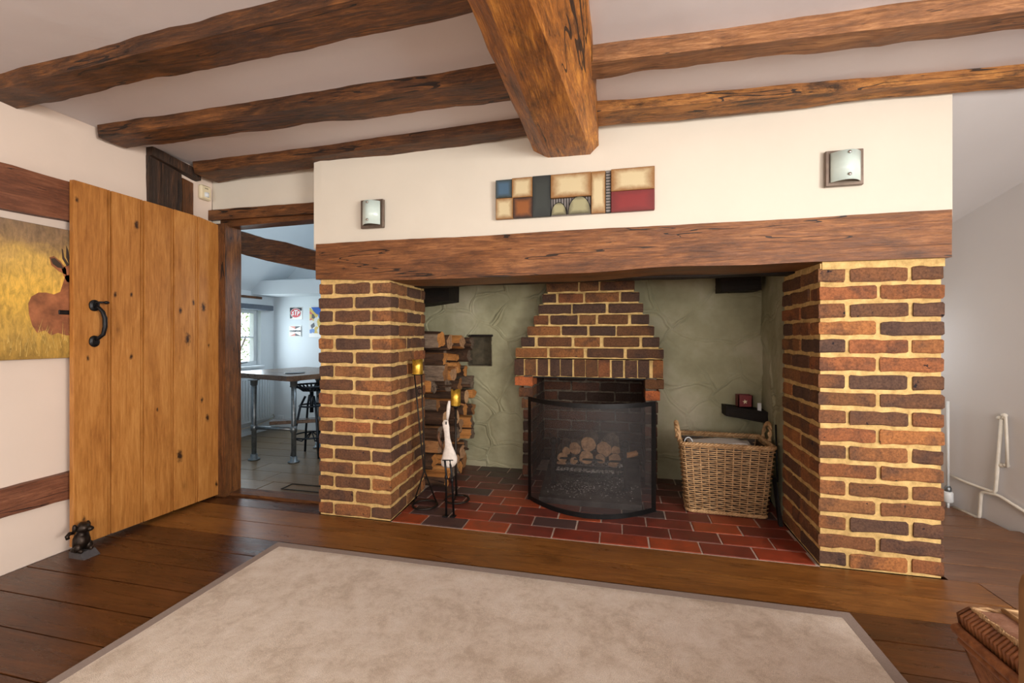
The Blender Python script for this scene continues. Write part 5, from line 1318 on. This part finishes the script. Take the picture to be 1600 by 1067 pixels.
for off, zz in ((-.012, .410),):
    P = hc(.34, off); pts = []
    for ph in (0, PI):
        pts = []
        for k in range(4):
            a = Vector((*P[k], zz)); b = Vector((*P[(k+1) % 4], zz))
            for q_ in range(50):
                an = q_/50*(b-a).length/.012*2*PI+ph; p = a.lerp(b, q_/50); pts.append(p+Vector((math.cos(an)*.003, math.cos(an)*.003, math.sin(an)*.003)))
        mb = MB(); mb.tube(pts, .0034, 5, closed=True); mb.build('lid_braid', M['wicker'], lid_o, True)
tr = MB()
V = []
mt = thing('woven_mat', (1.0, 1.05, .412), 'small pale woven mat lying on the hamper lid', 'mat')
mb = MB()
for k in range(26):
    y = .93+k*.0092; mb.tube([(.80+j*.035, y, .4165+.0014*((k+j) % 2)) for j in range(11)], .0036, 5)
o = mb.build('weave', M['wicker'], mt, True); o['kind'] = 'stuff'
mb = MB(); mb.tube([(.797, .925, .418), (.797, 1.163, .418), (1.155, 1.163, .418), (1.155, .925, .418)], .0055, 6, closed=True); mb.build('edge_braid', M['wicker'], mt, True)

# tan armchair at the right edge of the view
ac = thing('armchair', (.9, .42, .0145), 'tan suede armchair, only its rounded side edge in view at the right', 'chair')
def rbox(name, x0, x1, y0, y1, z0, z1, par, b=.03, mat='leather'):
    bm = bmesh.new(); bmesh.ops.create_cube(bm, size=1)
    for v in bm.verts: v.co = Vector(((x0+x1)/2+v.co.x*(x1-x0), (y0+y1)/2+v.co.y*(y1-y0), (z0+z1)/2+v.co.z*(z1-z0)))
    bmesh.ops.bevel(bm, geom=bm.edges[:], offset=b, segments=4, affect='EDGES', profile=.5)
    me = bpy.data.meshes.new(name); bm.to_mesh(me); bm.free(); me.materials.append(M[mat]); me.polygons.foreach_set('use_smooth', [True]*len(me.polygons)); o = bpy.data.objects.new(name, me); return link(o, par)
rbox('back_panel', .516, 1.13, .64, .755, .10, .700, ac, .035); rbox('side_arm', .535, .63, .12, .66, .10, .52, ac); rbox('side_arm', 1.03, 1.125, .12, .66, .10, .52, ac)
rbox('seat_cushion', .63, 1.03, .10, .64, .28, .42, ac); rbox('seat_base', .60, 1.06, .12, .66, .09, .28, ac, .01)
for x in (.57, 1.09):
    for y in (.17, .71):
        mb = MB(); mb.lathe([(.016, 0.0155), (.022, .11)], (x, y, .0), 12); mb.build('leg', M['frame'], ac, True)

# ---------------------------------------------------------------- kitchen
KX, KY = -3.63, 4.14
kf = thing('floor_kitchen', (-2.8, 3.2, -.03), 'grey-brown laminate boards of the kitchen floor beyond the doorway', None, kind='structure')
mb = MB(); mb.box(-3.75, -1.62, 2.43, 4.25, -.09, -.022); mb.build('subfloor', M['black'], kf)
y = 2.43; i = 0
while y < 4.14:
    h = .19; e = [-3.66, R.uniform(-3.1, -2.2), -1.64]
    for a, b in zip(e[:-1], e[1:]): board(a, b, y, min(y+h, 4.15), M['kfloor'], 0, 'laminate_board', kf)
    y += h
mb = MB(); 
for a in ((-2.14, -1.66, 2.50, 2.506), (-2.14, -1.66, 2.60, 2.606), (-2.14, -2.134, 2.50, 2.606)): mb.box(a[0], a[1], a[2], a[3], .0005, .004)
o = mb.build('floor_hatch_trim', M['iron']); tag(o, 'thin dark frame of a floor hatch just inside the kitchen doorway', 'hatch')
def kgrid(name, holes, label): pass
# window wall at x = KX (local x -> world y)
M4k = Matrix.Translation((KX, 0, 0)) @ Matrix.Rotation(PI/2, 4, 'Z')
WY0, WY1, WZ0, WZ1 = 3.30, 3.955, .70, 1.275
wall_with_holes('wall_kitchen_window', 2.3, 4.3, -.05, 2.4, [(WY0, WY1, WZ0, WZ1)], 0, .14, M['kwall'], 'white kitchen wall with the small paned window', M4=M4k)
wk = window('window_5', WY0, WY1, WZ0, WZ1, .07, 'small white paned kitchen window with greenery outside', 3, 2, .04, M4=M4k)
mb = MB(); mb.box(KX-.07, KX+.035, WY0-.02, WY1+.02, WZ0-.028, WZ0-.002, 0, .004); mb.build('window_sill', M['white'], wk)
mb = MB(); mb.tube([(KX-.03, 3.60, WZ0+.035), (KX-.02, 3.70, WZ0+.025), (KX-.02, 3.80, WZ0+.035)], .005, 6); mb.blob((KX-.025, 3.66, WZ0+.03), .01, .015, .01); mb.build('stay_bar', M['stool'], wk, True)
mb = MB(); mb.box(KX+.005, KX+.06, 3.2, 4.07, 1.268, 1.322, 0, .006); o = mb.build('blind_cassette', M['blind']); tag(o, 'slate grey roller blind cassette above the kitchen window', 'blind')
beam('wall_lath', [(KX-.01, 3.2, 1.385), (KX+.012, 3.2, 1.385), (KX+.012, 3.2, 1.402), (KX-.01, 3.2, 1.402)], [(KX-.01, 3.96, 1.385), (KX+.012, 3.96, 1.385), (KX+.012, 3.96, 1.408), (KX-.01, 3.96, 1.408)], M['frame'], 'thin bare wood lath above the kitchen window blind', n=20, seed=71, amp=.004)
mb = MB(); mb.box(KX-.14, -1.5, KY, KY+.1, -.05, 2.4); struct('wall_kitchen_far', mb, M['kwall'], 'white far kitchen wall with small metal signs')
mb = MB(); mb.box(-1.64, -1.60, 2.42, 4.2, -.05, 2.4); mb.box(KX-.14, -2.5, 2.33, 2.42, -.05, 2.4); struct('wall_kitchen_near', mb, M['kwall'], 'kitchen side of the shared wall')
# sloping ceiling of kitchen
mb = MB(); mb.add([(KX-.02, 2.38, 1.44), (-2.95, 2.38, 2.12), (-1.58, 2.38, 2.22), (KX-.02, 4.2, 1.44), (-2.95, 4.2, 2.12), (-1.58, 4.2, 2.22)], [(0, 1, 4, 3), (1, 2, 5, 4)])
mb.add([(KX-.1, 2.3, 2.45), (-1.5, 2.3, 2.45), (-1.5, 4.25, 2.45), (KX-.1, 4.25, 2.45)], [(0, 1, 2, 3)])
struct('ceiling_kitchen', mb, M['kwall'], 'sloping white kitchen ceiling')
mb = MB(); mb.prism([(3.83, 1.42), (4.15, 1.42), (4.15, 1.62), (3.83, 1.56)], 0, 1, 0, f=lambda v: Vector((KX+.0+v.z*(2.0), v.x, v.y+(.0 if v.z == 0 else .0))))
o = mb.build('boxed_soffit', M['kwall']); tag(o, 'boxed white soffit running along the far kitchen wall', None, None, 'structure')
# curved brace beam across the kitchen
V, F = beam_mesh([(-2.60, 2.62, 1.585), (-2.60, 2.72, 1.585), (-2.60, 2.72, 1.745), (-2.60, 2.62, 1.745)], [(-1.62, 2.62, 1.295), (-1.62, 2.72, 1.295), (-1.62, 2.72, 1.42), (-1.62, 2.62, 1.42)], n=50, sub=5, amp=.007, seed=72, curve=lambda t: Vector((0, 0, .030*math.sin(PI*t)-.012*math.sin(2*PI*t))))
o = mesh('brace_beam', V, F, M['beam']); autosmooth(o); tag(o, 'curved dark oak brace beam sloping across the top of the kitchen doorway view', 'beam')
# radiator
rd_ = thing('radiator', (KX+.06, 3.7, .12), 'white ribbed panel radiator beneath the kitchen window', 'radiator')
mb = MB(); mb.box(KX+.035, KX+.055, 3.15, 4.05, .13, .60, 0, .006)
for k in range(25):
    y_ = 3.175+k*.0355; mb.box(KX+.053, KX+.064, y_-.009, y_+.009, .155, .565, 0, .005)
mb.build('ribbed_panel', M['rad'], rd_)
mb = MB(); mb.box(KX+.012, KX+.07, 3.15, 4.05, .592, .604, 0, .003); mb.build('top_grille', M['rad'], rd_)
mb = MB(); mb.tube([(KX+.04, 4.05, .17), (KX+.04, 4.085, .17), (KX+.04, 4.10, .13)], .008, 8); mb.build('radiator_valve', M['white'], rd_, True)
for y_ in (3.2, 4.0):
    mb = MB(); mb.box(KX, KX+.036, y_-.02, y_+.02, .2, .5); mb.build('bracket', M['rad'], rd_)
mb = MB(); mb.tube([(KX+.02, 2.6, .075), (KX+.02, 3.9, .085), (KX+.02, 4.11, .12)], .008, 8); o = mb.build('kitchen_pipe', M['pipe'], None, True); tag(o, 'thin white pipe running low beneath the kitchen radiator', 'pipe')
mb = MB(); mb.box(KX-.01, KX+.012, 2.43, 4.14, 0, .05, 0, .003); struct('baseboard_kitchen', mb, M['rad'], 'pale baseboard along the kitchen window wall')
sk_ = thing('socket', (-3.5, KY, .1), 'white double socket low on the far kitchen wall', 'socket')
mb = MB(); mb.box(-3.575, -3.50, KY-.012, KY, .085, .145, 0, .003); mb.build('plate', M['white'], sk_)
mb = MB(); mb.box(-3.565, -3.545, KY-.016, KY-.011, .10, .13, 0, .002); mb.box(-3.53, -3.51, KY-.016, KY-.011, .10, .13, 0, .002); mb.build('plug', M['rad'], sk_)

# table: rotated 17 degrees clockwise
tb = thing('bar_table', (-2.85, 3.35, 0), 'high wooden plank bar table on grey pipe legs beneath the kitchen window', 'table')
Tm = Matrix.Translation((-2.455, 2.955, 0)) @ Matrix.Rotation(-.29, 4, 'Z')
for k in range(4):
    mb = MB(); y0_ = .0+k*.19
    P = [(-.86, y0_+.0008), (0, y0_+.0008), (0, y0_+.189), (-.86, y0_+.189)]
    if k == 0: P = [(-.80, .0), (-.03, .0), (0, .02), (0, .189), (-.86, .189), (-.86, .05)]
    mb.prism(P, .650, .690, 0, f=lambda v: Tm @ v); mb.build('plank', M['table'], tb)
legs = [(-2.865, 3.051), (-2.50, 3.061), (-2.62, 3.52), (-2.30, 3.50)]
for (x, y) in legs:
    mb = MB(); mb.tube([(x, y, .015), (x, y, .645)], .0185, 14); l_ = mb.build('leg', M['steel'], tb, True)
    mb = MB(); mb.lathe([(.044, .0), (.044, .009), (.027, .012), (.026, .045), (.020, .048)], (x, y, 0), 16); mb.build('foot_flange', M['steel'], l_, True)
    mb = MB(); mb.lathe([(.020, .60), (.026, .605), (.027, .640), (.044, .643), (.044, .65)], (x, y, 0), 16); mb.build('top_flange', M['steel'], l_, True)
    mb = MB(); mb.lathe([(.019, .235), (.025, .238), (.025, .282), (.019, .285)], (x, y, 0), 16); mb.build('tee_fitting', M['steel'], l_, True)
mb = MB(); mb.tube([(-2.865, 3.051, .26), (-2.50, 3.061, .26)], .0145, 10); mb.build('cross_rail', M['steel'], tb, True)
mb = MB(); mb.tube([(-2.62, 3.52, .26), (-2.30, 3.50, .26)], .0145, 10); mb.build('cross_rail', M['steel'], tb, True)
mb = MB(); mb.box(-2.0, 0, 0, 0, 0, 0) if False else None
fb = MB(); Fm = Matrix.Translation((-2.72, 3.05, .285)) @ Matrix.Rotation(.55, 4, 'Z'); fb.box(0, .62, 0, .10, 0, .028, 0, .003, Fm); o = fb.build('foot_plank', M['table'], tb)
mb = MB(); 
mat_ = MB(); mat_.lathe([(.075, .690), (.078, .692), (.078, .695), (.07, .696)], (-2.62, 3.22, 0), 24); o = mat_.build('coaster', M['stool'], None, True); tag(o, 'flat dark round coaster on the bar table', 'coaster')

# stool with tractor seat
sl = thing('bar_stool', (-2.35, 3.36, 0), 'dark metal tractor-seat stool beside the bar table, half hidden by the brick pier', 'stool')
sx_, sy_ = -2.50, 3.275
V = []; mb = MB(); NT = 22
for k in range(NT):
    a = -.25*PI+1.5*PI*k/(NT-1)-PI*.25; d = Vector((math.cos(a), math.sin(a), 0)); r0, r1 = .05, .155
    pts = [Vector((sx_, sy_, .545))+d*r0, Vector((sx_, sy_, .552))+d*(r0+r1)/2, Vector((sx_, sy_, .583))+d*r1]; mb.tube(pts, .0075, 6)
mb.build('seat_slats', M['stool'], sl, True)
mb = MB(); mb.tube([(sx_+.158*math.cos(2*PI*k/36), sy_+.158*math.sin(2*PI*k/36), .586) for k in range(36)], .008, 8, closed=True); mb.build('seat_rim', M['stool'], sl, True)
mb = MB(); mb.lathe([(.05, .538), (.055, .543), (.055, .550), (.03, .552)], (sx_, sy_, 0), 20); mb.build('seat_hub', M['stool'], sl, True)
mb = MB(); mb.tube([(sx_, sy_, .36), (sx_, sy_, .54)], .016, 10); mb.build('screw_post', M['stool'], sl, True)
for k in range(4):
    a = PI/4+k*PI/2+.2; d = Vector((math.cos(a), math.sin(a), 0)); b_ = Vector((sx_, sy_, 0)); mb = MB()
    mb.tube([b_+d*.05+Vector((0, 0, .50)), b_+d*.09+Vector((0, 0, .42)), b_+d*.135+Vector((0, 0, .2)), b_+d*.16+Vector((0, 0, .003))], .0095, 8); mb.build('leg', M['stool'], sl, True)
for z, r in ((.17, .145), (.42, .095)):
    mb = MB(); mb.tube([(sx_+r*math.cos(2*PI*k/28), sy_+r*math.sin(2*PI*k/28), z) for k in range(28)], .007, 8, closed=True); mb.build('ring_brace', M['stool'], sl, True)
for k in range(4):
    a = PI/4+k*PI/2+.2; d = Vector((math.cos(a), math.sin(a), 0)); b_ = Vector((sx_, sy_, 0)); mb = MB(); mb.tube([b_+d*.145+Vector((0, 0, .16)), b_+d*.08+Vector((0, 0, .13)), b_+Vector((0, 0, .20))], .006, 6); mb.build('curved_brace', M['stool'], sl, True)

# signs on the far kitchen wall
def text(body, size, loc, mat, par, ext=.0008, sh=0, sx=1, bold=0):
    cu = bpy.data.curves.new('lettering', 'FONT'); cu.body = body; cu.size = size; cu.align_x = 'CENTER'; cu.align_y = 'CENTER'; cu.extrude = ext; cu.shear = sh; cu.offset = bold; cu.resolution_u = 3
    cu.materials.append(mat); o = bpy.data.objects.new('lettering', cu); o.rotation_euler = (PI/2, 0, 0); o.location = loc; o.scale = (sx, 1, 1); C.objects.link(o); bpy.context.view_layer.update()
    me = bpy.data.meshes.new_from_object(o.evaluated_get(bpy.context.evaluated_depsgraph_get())); bpy.data.objects.remove(o)
    o = bpy.data.objects.new('lettering', me); o.rotation_euler = (PI/2, 0, 0); o.location = loc; link(o, par); return o
redm = plain('sign_red', (.55, .02, .03), .35, 0, .03); blk_ = plain('sign_black', (.02, .02, .03), .35, 0, .1); wht = plain('sign_white', (.78, .78, .76), .35, 0, .03); sal = plain('sign_faded_red', (.55, .20, .15), .4, 0, .1); blu = plain('poster_blue', (.02, .10, .42), .4); yel = plain('poster_yellow', (.62, .45, .08), .4)
def ell(cx_, cz_, rx, rz, y0_, y1_, mat, par, name):
    P = [(cx_+rx*math.cos(2*PI*k/28), cz_+rz*math.sin(2*PI*k/28)) for k in range(28)]; n = 28; mb = MB()
    mb.add([(x, y0_, z) for x, z in P]+[(x, y1_, z) for x, z in P], [tuple(range(n)), tuple(range(2*n-1, n-1, -1))]+[(j, j+n, (j+1) % n+n, (j+1) % n) for j in range(n)]); return mb.build(name, mat, par)
def sgn(cx_, z0, z1, w, label, base):
    s = thing('wall_sign', (cx_, KY-.01, z0), label, 'sign'); mb = MB(); mb.box(cx_-w/2, cx_+w/2, KY-.006, KY-.001, z0, z1, 0, .002); mb.build('sign_plate', base, s); return s
s = sgn(-3.350, 1.178, 1.310, .158, 'square metal sign with red oval and white STP letters on the kitchen wall', wht)
mb = MB(); mb.add([(-3.424, KY-.0068, 1.187), (-3.424, KY-.0068, 1.304), (-3.276, KY-.0068, 1.304), (-3.276, KY-.0068, 1.275), (-3.40, KY-.0068, 1.19)], [(0, 4, 3, 2, 1)]); mb.build('black_field', blk_, s)
ell(-3.350, 1.245, .066, .052, KY-.0085, KY-.006, wht, s, 'oval_edge'); ell(-3.350, 1.245, .061, .047, KY-.0100, KY-.0085, redm, s, 'red_oval')
text('S', .058, (-3.385, KY-.0110, 1.240), wht, s, sh=.15, bold=.0022); text('T', .076, (-3.352, KY-.0110, 1.248), wht, s, sh=.15, bold=.0025); text('P', .058, (-3.318, KY-.0110, 1.240), wht, s, sh=.15, bold=.0022)
s = sgn(-3.357, .993, 1.112, .155, 'square metal sign with bow-tie shape and CHAMPION lettering below the red oval sign', wht)
def poly(pts, y, mat, par, name):
    n = len(pts); mb = MB(); mb.add([(x, y, z) for x, z in pts]+[(x, y+.001, z) for x, z in pts], [tuple(range(n)), tuple(range(2*n-1, n-1, -1))]+[(j, j+n, (j+1) % n+n, (j+1) % n) for j in range(n)]); return mb.build(name, mat, par)
cx_ = -3.357
poly([(cx_-.068, 1.104), (cx_, 1.075), (cx_, 1.104)], KY-.0075, sal, s, 'wedge_red'); poly([(cx_, 1.075), (cx_+.070, 1.104), (cx_, 1.104)], KY-.0075, blk_, s, 'wedge_black')
poly([(cx_-.068, 1.001), (cx_, 1.001), (cx_, 1.030)], KY-.0075, sal, s, 'wedge_red'); poly([(cx_, 1.001), (cx_+.070, 1.001), (cx_, 1.030)], KY-.0075, blk_, s, 'wedge_black')
poly([(cx_+.070, 1.003), (cx_+.074, 1.003), (cx_+.074, 1.103), (cx_+.070, 1.103)], KY-.0075, blk_, s, 'edge_line')
text('CHAMPION', .0255, (cx_, KY-.0082, 1.0525), blk_, s, bold=.0008)
s = sgn(-3.06, .985, 1.313, .255, 'tall colourful poster of blue, yellow and red shapes half hidden by the brick pier', wht)
def postermat():
    m, nt, p = newmat('poster_print'); mp = mapping(nt, (1, 1, 1), False); vo = N(nt, 'ShaderNodeTexVoronoi'); vo.inputs['Scale'].default_value = 26; nt.links.new(mp.outputs[0], vo.inputs['Vector'])
    sx = N(nt, 'ShaderNodeSeparateColor'); nt.links.new(vo.outputs['Color'], sx.inputs[0])
    r = ramp(nt, [(0, (.6, .6, .58)), (.3, (.60, .42, .08)), (.5, (.05, .05, .06)), (.62, (.10, .22, .5)), (.75, (.55, .12, .10)), (.85, (.65, .65, .62))], 'CONSTANT'); nt.links.new(sx.outputs[0], r.inputs[0]); nt.links.new(r.outputs[0], p.inputs['Base Color']); p.inputs['Roughness'].default_value = .4; return m
pm = postermat()
poly([(-3.18, 1.03), (-2.94, 1.03), (-2.94, 1.24), (-3.18, 1.30)], KY-.0075, pm, s, 'crowd_scene'); poly([(-3.16, 1.305), (-3.11, 1.235), (-2.94, 1.20), (-2.94, 1.305)], KY-.0090, blu, s, 'blue_sky'); poly([(-3.18, 1.27), (-3.11, 1.215), (-3.10, 1.235), (-3.17, 1.295)], KY-.0092, yel, s, 'yellow_band')

# ---------------------------------------------------------------- outside the windows
mb = MB(); mb.box(-14, -3.9, -4, 12, -.4, -.35); struct('ground_garden', mb, M['lawn'], 'green lawn outside the kitchen window')
def shrub(c, rx, ry, rz, nleaf, label):
    s = thing('shrub', (c[0], c[1], -.35), label, 'shrub'); mb = MB()
    for k in range(nleaf):
        d = Vector((R.gauss(0, 1), R.gauss(0, 1), R.gauss(0, 1))).normalized(); f = R.uniform(.6, 1.05); p = Vector(c)+Vector((d.x*rx, d.y*ry, d.z*rz))*f
        u_ = Vector((R.gauss(0, 1), R.gauss(0, 1), R.gauss(0, 1))).normalized(); v_ = u_.cross(d+Vector((.01, 0, 0))).normalized(); l_ = R.uniform(.04, .08)
        mb.add([p, p+u_*l_*.5+v_*l_*.25, p+u_*l_, p+u_*l_*.5-v_*l_*.25], [(0, 1, 2, 3)])
    o = mb.build('leaves', M['leaf'], s); o['kind'] = 'stuff'
    mb = MB()
    for k in range(5):
        a = 2*PI*k/5; mb.tube([(c[0], c[1], -.35), (c[0]+rx*.5*math.cos(a), c[1]+ry*.5*math.sin(a), c[2])], .015, 5)
    mb.build('stems', M['bark2'], s)
shrub((-5.6, 4.7, .35), .5, .8, .50, 1800, 'low bushy green shrub close outside the kitchen window')
shrub((-7.2, 6.8, 1.0), .9, 1.1, 1.0, 1500, 'taller yellow-green shrub beyond the low one outside the kitchen window')
